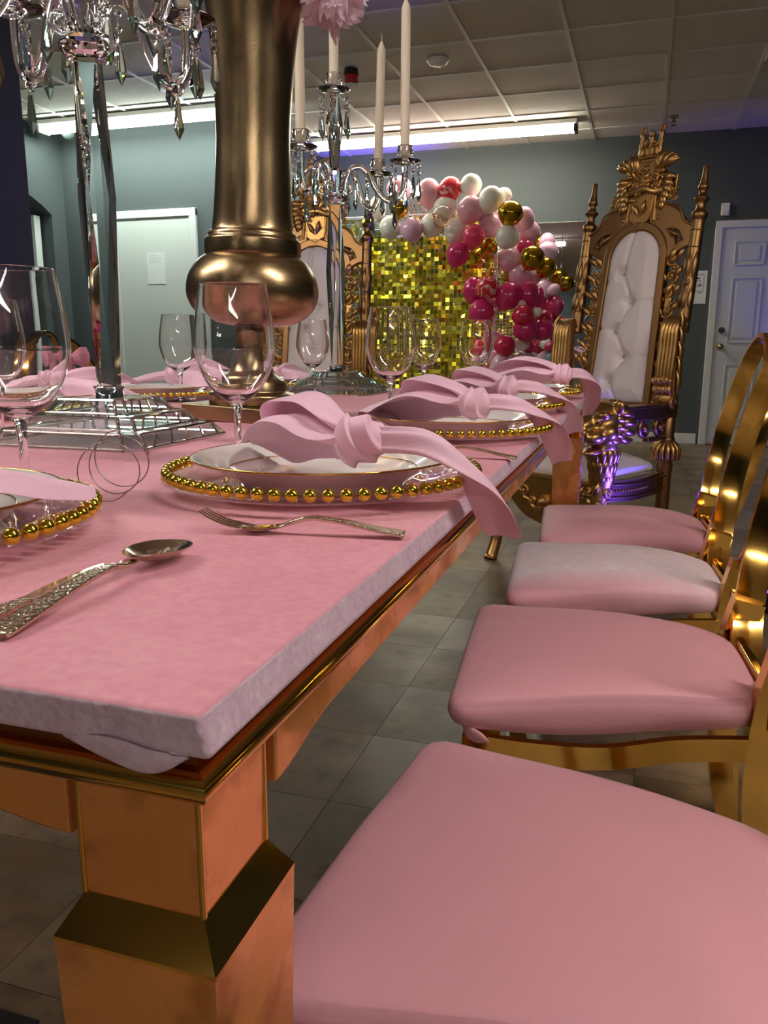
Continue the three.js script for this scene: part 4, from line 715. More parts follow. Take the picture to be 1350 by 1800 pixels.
function chair(label, pos, turn, seatMat, bow) {
  const c = thing('banquet_chair', label, 'chair', pos, turn, bow ? 'gold chairs on the far side' : 'gold chairs with pink seats along the table');
  part('seat', seatGeo, seatMat, c);
  part('seat_tuck', [loft([[0.2, 0.43, 0.195], [0.212, 0.426, 0.185], [0.217, 0.42, 0.168], [0.214, 0.414, 0.155]], (t, a) => [0.004 * Math.cos(a) * Math.sin(Math.PI * t), 0.011 * Math.sin(a) * Math.sin(Math.PI * t)], { n: 16, m: 12 })], seatMat, c);
  for (const s of [-1, 1]) {
    part('front_leg', [loft([[s * 0.194, 0.418, 0.176], [s * 0.195, 0.25, 0.18], [s * 0.2, 0.0, 0.19]], (t, a) => { const k = Math.max(Math.abs(Math.cos(a)), Math.abs(Math.sin(a))), r = lerp(0.0175, 0.0125, t); return [r * Math.cos(a) / k, r * Math.sin(a) / k]; }, { n: 8, m: 8, up: V(0, 0, 1) })].map((g) => { g = g.toNonIndexed(); g.computeVertexNormals(); return creased(g); }), M.gold, c);
    part('rear_leg', [loft([[s * 0.125, 0.54, -0.235], [s * 0.13, 0.46, -0.216], [s * 0.136, 0.34, -0.208], [s * 0.148, 0.16, -0.232], [s * 0.165, 0.0, -0.29]], (t, a) => { const k = Math.max(Math.abs(Math.cos(a)), Math.abs(Math.sin(a))), r = lerp(0.02, 0.0135, t); return [r * 0.8 * Math.cos(a) / k, r * 1.2 * Math.sin(a) / k]; }, { n: 20, m: 8, up: V(0, 0, 1) })].map((g) => { g = g.toNonIndexed(); g.computeVertexNormals(); return creased(g); }), M.gold, c);
    part('side_rail', bandPath([[s * 0.2, 0.402, 0.19], [s * 0.192, 0.394, 0.1], [s * 0.175, 0.39, 0.0], [s * 0.153, 0.402, -0.1], [s * 0.138, 0.407, -0.21]], 0.034, 0.012), M.gold, c);
  }
  part('front_rail', box(0.37, 0.036, 0.014, 0, 0.401, 0.183, 0.003), M.gold, c); part('back_rail', box(0.27, 0.036, 0.014, 0, 0.404, -0.212, 0.003), M.gold, c);
  const b = part('back_ring', [bandRing(0.19, 0.262, 0.046, 0.011, 0.2)], M.gold, c); b.position.set(0, 0.712, -0.275);
  part('ring_foot', [box(0.3, 0.05, 0.016, 0, 0.462, -0.219, 0.004)], M.gold, c);
  if (bow) {
    const w = part('bow', [-1, 1].map((s) => loft([[s * 0.008, 0.895, -0.272], [s * 0.04, 0.901, -0.258], [s * 0.062, 0.9, -0.262], [s * 0.078, 0.898, -0.264]], (t, a) => { const k = ramp([[0, 0.012], [0.5, 0.032], [1, 0.035]])(t); return [0.014 * Math.cos(a) * (0.4 + t), k * Math.sin(a) + 0.003 * Math.sin(a * 6)]; }, { n: 20, m: 36 })).concat([-1, 1].map((s) => loft([[s * 0.006, 0.885, -0.268], [s * 0.03, 0.83, -0.256], [s * 0.052, 0.77, -0.246]], (t, a) => [0.024 * Math.cos(a) * (0.5 + t), 0.003 * Math.sin(a)], { n: 14, m: 16 })), [ball(0.018, 0, 0.895, -0.268, 0.9, 1.1, 0.8)]), M.bowTie, c, 'pink fabric bow');
  }
  return c;
}
// one seat's whitish nap sheen is painted into its colour map as a broad patch
const sheenPainted = M.seat.clone(); sheenPainted.map = (() => { const t = texture(256, 0.55, (u, v) => { const b = sat((0.5 - Math.abs(((u + 0.5) % 1) - 0.56)) ); const x = ((u + 0.5) % 1 - 0.5) * 0.55, m = sat((0.2 - x + 0.03 * (g1(v, u, 5, 3) - 0.5)) / 0.1) ; return mix3([0.92, 0.67, 0.71], [0.985, 0.95, 0.96], m * (0.86 + 0.3 * (g2(u, v, 40, 2) - 0.5))); }); return t; })(); sheenPainted.color.set(0xffffff);
const sheenPaintedGeo = cushionGeo(0.226, 0.145, 0.214, 0.43, 0.487, 0.016, 0.013);
const CX = -0.034, RT = -Math.PI / 2 - 0.09;
const chairA = chair('gold chair with a pink seat nearest the camera, at the bottom right corner', [CX, 0, -0.665], RT, M.seat, false);
copy(chairA, 'gold chair with a wavy pink seat, second from the bottom right corner', [CX, 0, -1.245], RT);
const ch3 = copy(chairA, 'gold chair whose pink velvet seat has a white sheen painted into its colour', [CX - 0.002, 0, -1.755], RT); ch3.traverse((m) => { if (m.isMesh && m.name === 'seat') { m.material = sheenPainted; m.geometry = sheenPaintedGeo; } });
copy(chairA, 'gold chair with a pink seat furthest along the chair side, before the right throne', [CX + 0.004, 0, -2.245], RT);
const chairL = chair('gold ring-back chair with a pink bow, seen through the large glass at left', [-1.52, 0, -1.66], Math.PI / 2, M.seat, true);
copy(chairL, 'dark looking gold ring-back chair between the large glass and the crystal column', [-1.52, 0, -2.24], Math.PI / 2);

// ---------------------------------------------------------------- carved thrones
function scroll(cx, cy, z, r0, turns, dir, a0, th, n = 26) { const p = []; for (let i = 0; i <= n; i++) { const t = i / n, a = a0 + dir * t * turns * Math.PI * 2, r = r0 * (1 - 0.86 * t); p.push([cx + r * Math.cos(a), cy + r * Math.sin(a), z + 0.006 * t]); } return [new THREE.TubeGeometry(new THREE.CatmullRomCurve3(p.map((q) => V(...q))), n, th, 7), ball(th * 1.35, p[n][0], p[n][1], p[n][2] + 0.002, 1, 1, 1, 8, 6)]; }
function leaf(x, y, z, len, w, a, th = 0.008, bend = 0.2) { // carved leaf with a mid rib, pointing along angle a
  const g = loft([[0, 0, 0], [len * 0.35, bend * len * 0.2, th], [len * 0.7, bend * len * 0.35, th * 1.2], [len, bend * len * 0.9, th * 0.2]], (t, q) => { const k = Math.sin(Math.PI * Math.min(1, t * 0.94 + 0.04)); return [w * 0.5 * k * Math.cos(q), th * (0.4 + 0.6 * k) * Math.sin(q) * (1 - 0.45 * Math.abs(Math.cos(q))) ]; }, { n: 10, m: 10, up: V(0, 0, 1) });
  return at(g, x, y, z, 0, 0, a);
}
function field(res, size, fn) { // surface of a distance field
  const mc = new MarchingCubes(res, M.throne, false, false, 200000); mc.isolation = 0;
  for (let k = 0; k < res; k++) for (let j = 0; j < res; j++) for (let i = 0; i < res; i++) mc.field[i + j * res + k * res * res] = -fn((i / (res / 2) - 1) * size, (j / (res / 2) - 1) * size, (k / (res / 2) - 1) * size);
  mc.update(); const n = mc.count ?? mc.geometry.drawRange.count; const g = new THREE.BufferGeometry();
  g.setAttribute('position', new THREE.BufferAttribute(mc.positionArray.slice(0, n * 3), 3)); g.setAttribute('normal', new THREE.BufferAttribute(mc.normalArray.slice(0, n * 3), 3)); g.scale(size, size, size); return g;
}
const sm = (a, b, k) => { const h = sat(0.5 + 0.5 * (b - a) / k); return lerp(b, a, h) - k * h * (1 - h); };
function lionGeo() {
  const el = (x, y, z, cx, cy, cz, a, b, c) => (Math.hypot((x - cx) / a, (y - cy) / b, (z - cz) / c) - 1) * Math.min(a, b, c);
  return field(56, 0.15, (x, y, z) => {
    const X = Math.abs(x);
    let d = el(x, y, z, 0, 0.02, -0.02, 0.068, 0.07, 0.075);                       // skull
    d = sm(d, el(X, y, z, 0.024, -0.012, 0.062, 0.03, 0.024, 0.036), 0.012);        // muzzle pads
    d = sm(d, el(x, y, z, 0, 0.022, 0.045, 0.02, 0.028, 0.05), 0.014);              // bridge of the nose
    d = sm(d, el(x, y, z, 0, 0.006, 0.094, 0.017, 0.012, 0.012), 0.006);            // nose
    d = sm(d, el(X, y, z, 0.036, 0.056, 0.034, 0.026, 0.012, 0.02), 0.01);          // brows
    d = sm(d, el(X, y, z, 0.052, -0.005, 0.02, 0.028, 0.028, 0.03), 0.014);         // cheeks
    d = sm(d, el(x, y, z, 0, -0.066, 0.04, 0.03, 0.013, 0.04), 0.012);              // lower jaw
    d = sm(d, el(x, y, z, 0, -0.055, -0.02, 0.05, 0.04, 0.04), 0.02);
    d = Math.max(d, -el(x, y, z, 0, -0.042, 0.07, 0.024, 0.013, 0.05));             // open mouth
    d = sm(d, el(X, y, z, 0.031, 0.036, 0.048, 0.0115, 0.0085, 0.0085), 0.002);     // eyes
    d = sm(d, el(X, y, z, 0.062, 0.072, -0.02, 0.02, 0.024, 0.012), 0.008);         // ears
    return d;
  });
}
function throne(label, pos, turn) {
  const t = thing('throne', label, 'throne', pos, turn, 'carved gold thrones at the head of the table');
  const LEAN = 0.14, back = new THREE.Matrix4().makeRotationX(-LEAN).setPosition(0, 0.66, -0.25), hang = (n, g, m, l) => { const p = part(n, g, m, t, l); p.applyMatrix4(back); return p; };
  // back frame: all heights below are above the seat hinge at 0.66 m
  const arch = (w0, w1, h, y0 = 0.04) => { const s = new THREE.Shape(); s.moveTo(-w0, y0); s.lineTo(w0, y0); s.lineTo(w1, h - w1); s.absarc(0, h - w1, w1, 0, Math.PI, false); s.lineTo(-w0, y0); return s; };
  const fr = arch(0.168, 0.15, 0.815, 0.0); fr.holes.push(new THREE.Path(arch(0.147, 0.128, 0.787, 0.03).getPoints(24)));
  hang('back_frame', plate2(fr, 0.03, 0.006), M.throneFlat);
  { // tufted white panel
    const B = []; for (const [x, y] of [[-0.046, 0.6], [0.012, 0.47], [-0.05, 0.345], [0.012, 0.235], [-0.05, 0.12]]) B.push([x, y]);
    const S = [[B[0], [-0.02, 0.8]], [B[0], B[1]], [B[1], B[2]], [B[2], B[3]], [B[3], B[4]], [B[1], [0.14, 0.48]], [B[3], [0.14, 0.235]], [B[2], [-0.14, 0.36]], [B[4], [0.0, 0.02]], [B[0], [-0.15, 0.56]]];
    const nx = 56, ny = 120, pos2 = [], idx = [], uv = [];
    for (let j = 0; j <= ny; j++) for (let i = 0; i <= nx; i++) {
      const v = j / ny; let y = 0.032 + 0.757 * v; const w = y < 0.66 ? lerp(0.149, 0.13, y / 0.66) : Math.sqrt(Math.max(0, 0.13 * 0.13 - (y - 0.657) * (y - 0.657))); const x = (i / nx * 2 - 1) * w;
      const e = Math.min(w - Math.abs(x), 0.789 - y, y - 0.03); let z = 0.012 + 0.036 * Math.sqrt(sat(e / 0.06));
      let near = 1; for (const [bx, by] of B) near = Math.min(near, Math.hypot(x - bx, y - by)); z -= 0.03 * Math.exp(-near * near / 0.0007);
      let sd = 1; for (const [a, b] of S) { const dx = b[0] - a[0], dy = b[1] - a[1], k = sat(((x - a[0]) * dx + (y - a[1]) * dy) / (dx * dx + dy * dy)); const bow = 0.012 * Math.sin(Math.PI * k); sd = Math.min(sd, Math.hypot(x - a[0] - dx * k - bow, y - a[1] - dy * k)); } z -= 0.013 * Math.exp(-sd * sd / 0.00009);
      pos2.push(x, y, z); uv.push(x, y);
    }
    for (let j = 0; j < ny; j++) for (let i = 0; i < nx; i++) { const a = j * (nx + 1) + i, b = a + nx + 1; idx.push(a, a + 1, b, b, a + 1, b + 1); }
    const g = new THREE.BufferGeometry(); g.setAttribute('position', new THREE.Float32BufferAttribute(pos2, 3)); g.setAttribute('uv', new THREE.Float32BufferAttribute(uv, 2)); g.setIndex(idx); g.computeVertexNormals();
    const p = hang('back_cushion', g, M.white, 'white tufted cushion');
    hang('back_lining', plate2(arch(0.15, 0.131, 0.79, 0.03), 0.012, 0), M.white);
    for (const [x, y] of B) { const m = hang('button', [at(cyl(0.006, 0.0052, 0.004, 0, 0, 0, 10), x, y, 0.0235, Math.PI / 2), ball(0.0042, x, y, 0.026, 1, 1, 0.7, 8, 6)], M.gem); }
    const nails = []; for (let k = 0; k < 54; k++) { const q = arch(0.15, 0.131, 0.79, 0.036).getPointAt((k + 0.5) / 54); nails.push(ball(0.0034, q.x * 0.975, 0.4 + (q.y - 0.4) * 0.99, 0.018, 1, 1, 0.7, 6, 5)); }
    const nn = hang('nailheads', nails, M.nail); nn.userData.kind = 'stuff';
  }
  // pierced carved strips either side, and shoulders from the arch to the posts
  for (const s of [-1, 1]) {
    const g = [], X = (y) => s * (lerp(0.178, 0.162, y / 0.7));
    for (let k = 0; k < 9; k++) { const y = 0.03 + k * 0.074, x = X(y) + s * 0.016, d = k % 2 ? 1 : -1; g.push(...scroll(x + 0.004 * d, y + 0.03, 0.012, 0.03, 1.3, d * s, k * 0.7, 0.0078), ...scroll(x + s * 0.013, y + 0.062, 0.01, 0.019, 1.1, -d * s, 2 + k, 0.0064, 18), leaf(x - s * 0.016, y + 0.01, 0.012, 0.075, 0.028, Math.PI / 2 + s * d * 0.5, 0.011), leaf(x + s * 0.016, y + 0.02, 0.01, 0.062, 0.026, Math.PI / 2 - s * 0.7, 0.01), ball(0.0075, x - s * 0.004, y + 0.03, 0.018, 1, 1, 0.8, 8, 6)); }
    g.push(box(0.034, 0.07, 0.016, X(0.05) + s * 0.016, 0.09, 0.01, 0.004), box(0.03, 0.06, 0.016, X(0.4) + s * 0.016, 0.46, 0.01, 0.004));
    hang('carved_strip', g, M.throne);
    const sh = new THREE.Shape(); sh.moveTo(s * 0.06, 0.775); sh.quadraticCurveTo(s * 0.14, 0.77, s * 0.158, 0.66); sh.lineTo(s * 0.18, 0.655); sh.quadraticCurveTo(s * 0.2, 0.7, s * 0.262, 0.705); sh.lineTo(s * 0.262, 0.775); sh.bezierCurveTo(s * 0.2, 0.8, s * 0.19, 0.87, s * 0.1, 0.885); sh.lineTo(s * 0.04, 0.86); sh.closePath();
    const ho = new THREE.Path(); ho.moveTo(s * 0.135, 0.78); ho.quadraticCurveTo(s * 0.175, 0.76, s * 0.185, 0.7); ho.quadraticCurveTo(s * 0.205, 0.72, s * 0.222, 0.722); ho.quadraticCurveTo(s * 0.2, 0.79, s * 0.135, 0.78); sh.holes.push(ho);
    hang('shoulder', [plate2(sh, 0.022, 0.005), tube([[s * 0.262, 0.78, 0.028], [s * 0.215, 0.805, 0.03], [s * 0.185, 0.86, 0.03], [s * 0.1, 0.892, 0.028]], 0.006, 24, 7), ...scroll(s * 0.172, 0.755, 0.02, 0.024, 1.2, s, 0.4, 0.006), ...scroll(s * 0.2, 0.725, 0.018, 0.018, 1.2, -s, 1.4, 0.005), leaf(s * 0.13, 0.78, 0.02, 0.09, 0.024, s > 0 ? -0.6 : Math.PI + 0.6, 0.01)], M.throneFlat);
    // turned post
    const P = smooth([[0.026, 0.35], [0.0265, 0.4], [0.0275, 0.5], [0.0275, 0.62], [0.026, 0.72], [0.0255, 0.8]], 20);
    hang('post', [lathe([[0, 0.34], [0.028, 0.34], [0.028, 0.35], ...P, [0.027, 0.803], [0.031, 0.81], [0.034, 0.822], [0.031, 0.834], [0.022, 0.84], [0.018, 0.852], [0.0185, 0.87], [0.022, 0.876], [0.0305, 0.886], [0.0305, 0.892], [0.02, 0.899], [0.0145, 0.91], [0.0145, 0.922], [0.021, 0.928], [0.0225, 0.936], [0.02, 0.944], [0.0165, 0.952], [0.0115, 0.985], [0.0105, 1.022], [0, 1.022]], 24).translate(s * 0.27, 0, 0.012), ...[0.44, 0.69, 0.76].map((y) => new THREE.TorusGeometry(0.0265, 0.0024, 6, 24).rotateX(Math.PI / 2).translate(s * 0.27, y, 0.012)), ...[-0.9, 0, 0.9].flatMap((q) => [at(leaf(0, 0, 0, 0.12, 0.026, Math.PI / 2, 0.006, 0), s * 0.27 + 0.024 * Math.sin(q), 0.55, 0.012 + 0.024 * Math.cos(q), 0, q, 0), at(leaf(0, 0, 0, 0.1, 0.024, -Math.PI / 2, 0.006, 0), s * 0.27 + 0.024 * Math.sin(q), 0.53, 0.012 + 0.024 * Math.cos(q), 0, q, 0)]), ...scroll(s * 0.27, 0.54, 0.042, 0.016, 1.2, s, 0, 0.004)], M.throneFlat);
  }
  { // crest: shield with a crown between two wings, ribbon below
    const g = []; const sh = new THREE.Shape(); sh.moveTo(-0.052, 0.935); sh.lineTo(0.052, 0.935); sh.lineTo(0.05, 0.86); sh.quadraticCurveTo(0.045, 0.815, 0, 0.8); sh.quadraticCurveTo(-0.045, 0.815, -0.05, 0.86); sh.closePath();
    g.push(plate2(sh, 0.03, 0.005)); for (let i = 0; i < 6; i++) for (const s of [-1, 1]) g.push(at(box(0.005, 0.012, 0.008), s * 0.046, 0.83 + i * 0.018, 0.036)); for (let i = -4; i <= 4; i++) g.push(ball(0.005, i * 0.011, 0.936, 0.034, 1, 1.4, 1, 8, 6), ball(0.0048, i * 0.01, 0.8 + Math.abs(i) * 0.006, 0.034, 1, 1, 1, 8, 6));
    for (const s of [-1, 1]) { g.push(at(cyl(0.008, 0.008, 0.11, 0, 0, 0, 10), s * 0.064, 0.875, 0.026, 0, 0, s * 0.06), leaf(s * 0.004, 0.84, 0.034, 0.07, 0.022, Math.PI / 2 - s * 0.4, 0.01), ...scroll(s * 0.02, 0.868, 0.036, 0.015, 1.1, s, 0, 0.004, 16), ...scroll(s * 0.085, 0.83, 0.02, 0.022, 1.2, -s, 1, 0.006), ...scroll(s * 0.095, 0.885, 0.016, 0.024, 1.2, s, 2, 0.006)); }
    hang('crest_shield', g, M.throne);
    const r = []; r.push(loft([[-0.1, 0.95, 0.03], [-0.06, 0.942, 0.045], [-0.02, 0.955, 0.05], [0.02, 0.955, 0.05], [0.06, 0.942, 0.045], [0.1, 0.95, 0.03]], (q, a) => [0.006 * Math.cos(a), 0.014 * Math.sin(a)], { n: 30, m: 12, up: V(0, 1, 0) })); for (const s of [-1, 1]) r.push(...scroll(s * 0.108, 0.95, 0.028, 0.02, 1.2, s, 0, 0.006));
    r.push(at(plate2(poly([[-0.07, 0.945], [0.07, 0.945], [0.085, 1.03], [0.04, 1.075], [-0.04, 1.075], [-0.085, 1.03]]), 0.02, 0.006), 0, 0, 0.008)); for (let i = 0; i < 9; i++) r.push(...scroll(rr(-0.055, 0.055), rr(0.975, 1.04), 0.036, rr(0.012, 0.02), 1.1, i % 2 ? 1 : -1, i, 0.0045, 16)); for (let i = 0; i < 26; i++) { const x = rr(-0.085, 0.085), y = rr(0.9, 1.07); r.push(...scroll(x, y, 0.03, rr(0.01, 0.018), 1.1, i % 2 ? 1 : -1, i, 0.0042, 14), leaf(x, y, 0.032, rr(0.03, 0.05), 0.018, rr(0, 6.3), 0.009)); } r.push(ball(0.024, 0, 1.0, 0.03, 0.9, 1.2, 0.7), ball(0.008, -0.01, 1.008, 0.046), ball(0.008, 0.01, 1.008, 0.046), ball(0.007, 0, 0.992, 0.048, 1, 1.5, 1));
    hang('crest_ribbon', r, M.throne);
    for (const s of [-1, 1]) {
      const w = []; for (let i = 0; i < 7; i++) w.push(leaf(s * (0.045 + i * 0.006), 1.02 + i * 0.004, 0.02 + 0.003 * (i % 2), 0.1 - i * 0.004, 0.036, Math.PI / 2 - s * (0.1 + i * 0.17), 0.014, 0.15 * -s)); for (let i = 0; i < 6; i++) w.push(leaf(s * 0.075, 1.0 - i * 0.018, 0.018, 0.068 - i * 0.002, 0.038, (s > 0 ? 0.1 : Math.PI - 0.1) - s * i * 0.2, 0.012, 0.25 * -s)); for (let i = 0; i < 6; i++) w.push(...scroll(s * (0.1 + (i % 3) * 0.024), 0.93 + Math.floor(i / 3) * 0.03 - (i % 3) * 0.012, 0.018, 0.017, 1.15, i % 2 ? s : -s, i * 1.3, 0.006, 18)); w.push(box(0.09, 0.1, 0.012, s * 0.1, 0.96, 0.006, 0.005));
      hang('crest_wing', w, M.throne);
    }
    const c = []; c.push(at(box(0.1, 0.014, 0.03, 0, 0, 0, 0.004), 0, 1.078, 0.022), at(box(0.092, 0.01, 0.026, 0, 0, 0, 0.004), 0, 1.094, 0.022)); for (const x of [-0.036, -0.012, 0.012, 0.036]) c.push(ball(0.017, x, 1.12, 0.024, 0.8, 1.4, 0.8)); for (const [x, h] of [[-0.046, 1.215], [0, 1.2], [0.046, 1.215]]) { c.push(lathe([[0, 1.1], [0.012, 1.1], [0.009, h - 0.075], [0.013, h - 0.065], [0.008, h - 0.05], [0.009, h - 0.028], [0.014, h - 0.02], [0, h - 0.015]], 12).translate(x, 0, 0.02)); c.push(x ? at(new THREE.TorusGeometry(0.011, 0.006, 8, 16), x, h, 0.02) : ball(0.012, 0, h - 0.005, 0.02, 1, 1.2, 1), ball(0.005, x, h, 0.022)); } c.push(box(0.1, 0.05, 0.016, 0, 1.13, 0.012, 0.005), ...scroll(-0.022, 1.155, 0.024, 0.014, 1, 1, 0, 0.005, 14), ...scroll(0.022, 1.155, 0.024, 0.014, 1, -1, 0, 0.005, 14));
    hang('crest_crown', c, M.throne);
  }
  // big acanthus brackets at the foot of the posts
  for (const s of [-1, 1]) {
    const g = []; for (let i = -2; i <= 2; i++) g.push(loft([[s * 0.27 + i * 0.011, 0.7, -0.2], [s * 0.272 + i * 0.014, 0.78, -0.165], [s * 0.274 + i * 0.016, 0.93, -0.17], [s * 0.274 + i * 0.015, 1.03, -0.185], [s * 0.272 + i * 0.012, 1.058, -0.235], [s * 0.27 + i * 0.01, 1.03, -0.262]], (q, a) => { const k = ramp([[0, 0.006], [0.15, 0.011], [0.6, 0.0095], [1, 0.006]])(q); return [k * Math.cos(a), k * 1.15 * Math.sin(a)]; }, { n: 30, m: 10 }));
    for (let i = 0; i < 7; i++) g.push(ball(0.014, s * 0.27 + (i - 3) * 0.0125, 0.8 + 0.004 * (i % 2), -0.15, 0.75, 1, 1), ball(0.016, s * 0.27 + (i - 3) * 0.011, 0.765, -0.156, 0.7, 1.1, 1)); g.push(ball(0.04, s * 0.27, 0.725, -0.18, 1, 0.75, 0.8), at(new THREE.TorusGeometry(0.018, 0.009, 8, 18, 5), s * 0.31, 0.71, -0.18, 0, Math.PI / 2, 0), at(new THREE.TorusGeometry(0.02, 0.01, 8, 18, 5), s * 0.31, 1.03, -0.225, 0, Math.PI / 2, 0), box(0.07, 0.36, 0.06, s * 0.272, 0.87, -0.215, 0.02));
    for (let i = 0; i < 5; i++) g.push(at(leaf(0, 0, 0, 0.1, 0.035, Math.PI / 2, 0.01, 0.2), s * 0.312, 0.74 + i * 0.06, -0.2, 0, s * Math.PI / 2, 0));
    part('acanthus_bracket', g, M.throne, t);
    // arm rail, rear leg, lion front
    part('arm_rail', [box(0.055, 0.055, 0.5, s * 0.272, 0.672, 0.0, 0.008), box(0.062, 0.012, 0.46, s * 0.272, 0.701, -0.01, 0.004), ...[-0.1, 0.02].map((z) => at(mg(scroll(0, 0, 0, 0.042, 1.3, 1, 1, 0.012)), s * 0.272, 0.605, z - 0.05, 0, Math.PI / 2, 0)), box(0.03, 0.02, 0.2, s * 0.272, 0.56, -0.15, 0.006)], M.throneFlat, t);
    const rl = part('rear_leg', [lathe([[0, 0.0], [0.03, 0.0], [0.034, 0.02], [0.026, 0.05], [0.028, 0.12], [0.03, 0.4], [0.034, 0.44], [0.03, 0.45], [0.03, 0.54], [0.034, 0.545], [0.034, 0.555], [0.03, 0.56], [0.03, 0.65], [0, 0.65]], 20).translate(s * 0.272, 0, -0.22), ...scroll(s * 0.272, 0.05, -0.19, 0.035, 1, s, 0, 0.012)], M.throneFlat, t);
    const ts = []; for (let i = 0; i < 14; i++) { const a = (i / 14) * Math.PI * 2; ts.push(loft([[s * 0.272 + 0.026 * Math.cos(a), 0.545, -0.22 + 0.026 * Math.sin(a)], [s * 0.272 + 0.05 * Math.cos(a), 0.52, -0.22 + 0.05 * Math.sin(a)], [s * 0.272 + 0.056 * Math.cos(a), 0.485, -0.22 + 0.056 * Math.sin(a)], [s * 0.272 + 0.05 * Math.cos(a), 0.465, -0.22 + 0.05 * Math.sin(a)]], (q, b) => [0.011 * Math.cos(b), 0.008 * Math.sin(b)], { n: 10, m: 8 })); }
    part('leaf_collar', ts, M.throne, rl);
    const li = part('lion_head', [lionGeo()].map((q) => at(q, s * 0.262, 0.625, 0.27, 0.12, 0, 0, 1.2)), M.throne, t);
    const mane = []; for (let i = 0; i < 30; i++) { const a = (i / 15) * Math.PI * 2 + (i > 14 ? 0.2 : 0), R = i > 14 ? 0.066 : 0.055, L = i > 14 ? 0.08 : 0.065; const z = i > 14 ? 0.235 : 0.268; const x = s * 0.262 + R * Math.cos(a), y = 0.64 + R * 1.05 * Math.sin(a); if (Math.sin(a) < -0.75 && i > 14) continue; mane.push(loft([[x, y, z], [x + 0.012 * Math.cos(a), y + 0.012 * Math.sin(a), z - 0.015], [x + 0.02 * Math.cos(a) + 0.006 * Math.sin(a), y + 0.018 * Math.sin(a) - 0.006, z - 0.045], [x + 0.012 * Math.cos(a), y + 0.008 * Math.sin(a) - 0.014, z - L - 0.02]], (q, b) => { const k = Math.sin(Math.PI * (0.12 + 0.8 * q)); return [0.024 * k * Math.cos(b), 0.019 * k * Math.sin(b)]; }, { n: 12, m: 8 })); }
    part('mane', mane, M.throne, li);
    const fang = []; for (const q of [-1, 1]) fang.push(new THREE.ConeGeometry(0.0045, 0.02, 8).rotateX(Math.PI).translate(s * 0.262 + q * 0.02, 0.59, 0.352), new THREE.ConeGeometry(0.004, 0.016, 8).translate(s * 0.262 + q * 0.017, 0.568, 0.345)); part('fangs', fang, M.throne, li);
    const leg = []; for (let r0 = 0; r0 < 3; r0++) for (let i = 0; i < 13; i++) { const a = (i / 13) * Math.PI * 2 + r0 * 0.24, R = 0.06 - r0 * 0.008, y = 0.56 - r0 * 0.045; leg.push(loft([[s * 0.262 + R * 0.7 * Math.cos(a), y, 0.235 + R * 0.7 * Math.sin(a)], [s * 0.262 + R * Math.cos(a), y - 0.03, 0.235 + R * Math.sin(a)], [s * 0.262 + R * 0.8 * Math.cos(a), y - 0.085, 0.235 + R * 0.8 * Math.sin(a)]], (q, b) => { const k = Math.sin(Math.PI * (0.15 + 0.8 * q)); return [0.015 * k * Math.cos(b), 0.009 * k * Math.sin(b)]; }, { n: 8, m: 8 })); }
    leg.push(lathe([[0, 0.33], [0.03, 0.34], [0.05, 0.42], [0.058, 0.5], [0.05, 0.56], [0, 0.57]], 18).translate(s * 0.262, 0, 0.235));
    leg.push(loft([[s * 0.262, 0.46, 0.235], [s * 0.262, 0.34, 0.25], [s * 0.262, 0.22, 0.235], [s * 0.262, 0.1, 0.245], [s * 0.262, 0.02, 0.275], [s * 0.262, 0.0, 0.285]], (q, a) => { const k = ramp([[0, 0.035], [0.3, 0.042], [0.6, 0.026], [0.85, 0.028], [1, 0.034]])(q); return [k * Math.cos(a), k * Math.sin(a)]; }, { n: 30, m: 14, up: V(0, 0, 1) }));
    for (let i = 0; i < 5; i++) { leg.push(...scroll(s * 0.262 + (i % 2 ? 0.02 : -0.02), 0.38 - i * 0.05, 0.282 - i * 0.006, 0.022, 1.2, i % 2 ? 1 : -1, i, 0.007), leaf(s * 0.262, 0.36 - i * 0.055, 0.275 - i * 0.006, 0.06, 0.03, Math.PI / 2 + (i % 2 ? 0.5 : -0.5), 0.012)); leg.push(at(mg(scroll(0, 0, 0, 0.024, 1.2, 1, i, 0.008)), s * 0.262 + s * 0.036, 0.37 - i * 0.05, 0.245, 0, s * Math.PI / 2, 0)); }
    part('front_leg', leg, M.throne, t, 'carved leg with a fur collar and scrolls');
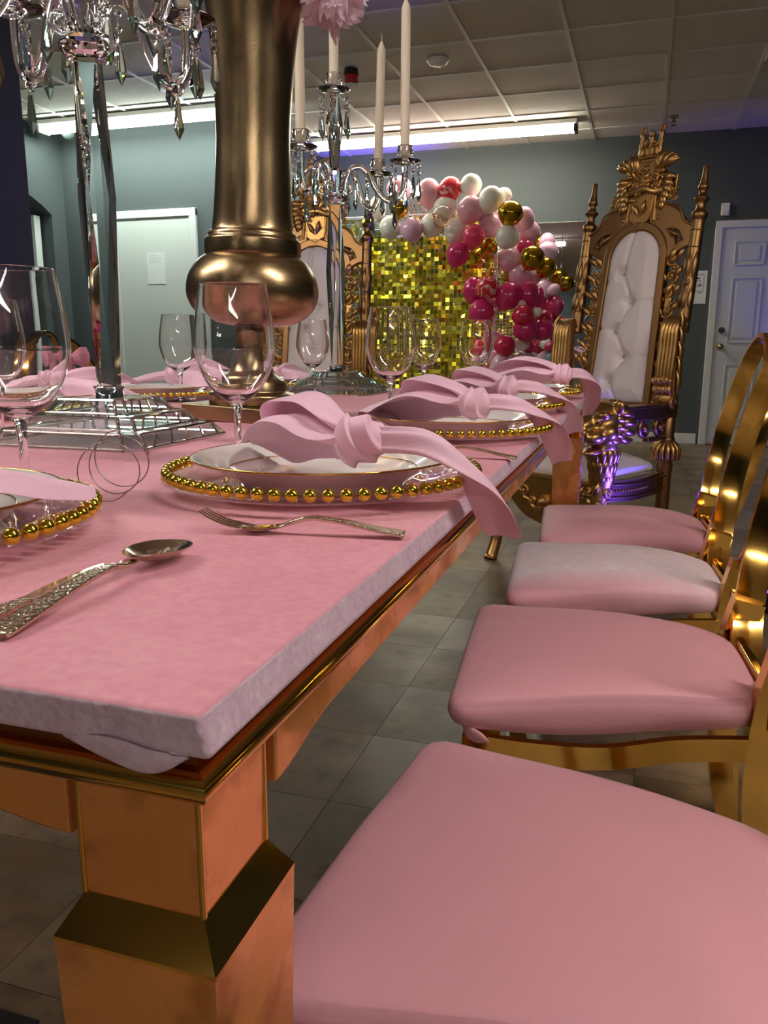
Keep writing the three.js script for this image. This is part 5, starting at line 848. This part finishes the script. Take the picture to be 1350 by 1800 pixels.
    // side rail with studs
    part('side_rail', [bandPath([[s * 0.255, 0.37, 0.2], [s * 0.275, 0.362, 0.05], [s * 0.27, 0.37, -0.2]], 0.085, 0.03), tube([[s * 0.272, 0.398, 0.2], [s * 0.292, 0.39, 0.05], [s * 0.287, 0.398, -0.2]], 0.007, 20, 7), tube([[s * 0.272, 0.345, 0.2], [s * 0.292, 0.337, 0.05], [s * 0.287, 0.345, -0.2]], 0.006, 20, 7), ...Array.from({ length: 22 }, (_, i) => { const q = (i + 0.5) / 22, z = 0.2 - q * 0.4; return ball(0.0065, s * (0.273 + 0.02 * Math.sin(Math.PI * Math.min(1, q * 1.15))), 0.3725 - 0.009 * Math.sin(Math.PI * q), z, 1, 1, 1, 8, 6); })], M.throneFlat, t);
  }
  const fr2 = new THREE.Shape(); fr2.moveTo(-0.25, 0.41); fr2.lineTo(0.25, 0.41); fr2.lineTo(0.25, 0.33); fr2.bezierCurveTo(0.18, 0.32, 0.14, 0.22, 0.06, 0.215); fr2.quadraticCurveTo(0, 0.19, -0.06, 0.215); fr2.bezierCurveTo(-0.14, 0.22, -0.18, 0.32, -0.25, 0.33); fr2.closePath();
  const ap = [plate2(fr2, 0.022, 0.004).translate(0, 0, 0.225), box(0.5, 0.012, 0.036, 0, 0.4, 0.24, 0.004)]; for (let i = 0; i < 10; i++) { const x = -0.2 + i * 0.0445, y = 0.36 - 0.1 * Math.exp(-Math.pow(x / 0.1, 2)); ap.push(...scroll(x, y, 0.25, 0.024, 1.25, i % 2 ? 1 : -1, i, 0.0075), leaf(x, y - 0.01, 0.25, 0.06, 0.026, Math.PI / 2 + (x > 0 ? -0.9 : 0.9), 0.012)); } ap.push(at(cyl(0.03, 0.026, 0.03), 0, 0.3, 0.255, Math.PI / 2), ball(0.02, 0, 0.3, 0.27));
  part('front_apron', ap, M.throne, t);
  part('seat_cushion', cushionGeo(0.245, 0.235, 0.235, 0.4, 0.45, 0.05, 0.0), M.white, t, 'domed white seat cushion');
  const sn = []; for (let i = 0; i < 20; i++) for (const s of [-1, 1]) sn.push(ball(0.0045, s * lerp(0.244, 0.238, i / 19), 0.418, 0.17 - i * 0.0185, 0.7, 1, 1, 6, 5)); const sk = part('seat_nails', sn, M.nail, t); sk.userData.kind = 'stuff';
  return t;
}
const throneA = throne('carved gold throne with white tufted back and lion arms at the right of the table', [-0.235, 0, -3.615], -0.545);
copy(throneA, 'carved gold throne with white back behind the gold vase and far candelabra', [-1.625, 0, -3.72], 0.1);

// thin black sheet on the floor under the near end of the table
solo('floor_sheet', box(1.3, 0.006, 1.1, -1.41, 0.0035, -0.235, 0.002), M.black, 'thin black sheet on the floor at the bottom left corner, left of the table leg', 'mat');
renderer.render(scene, camera);
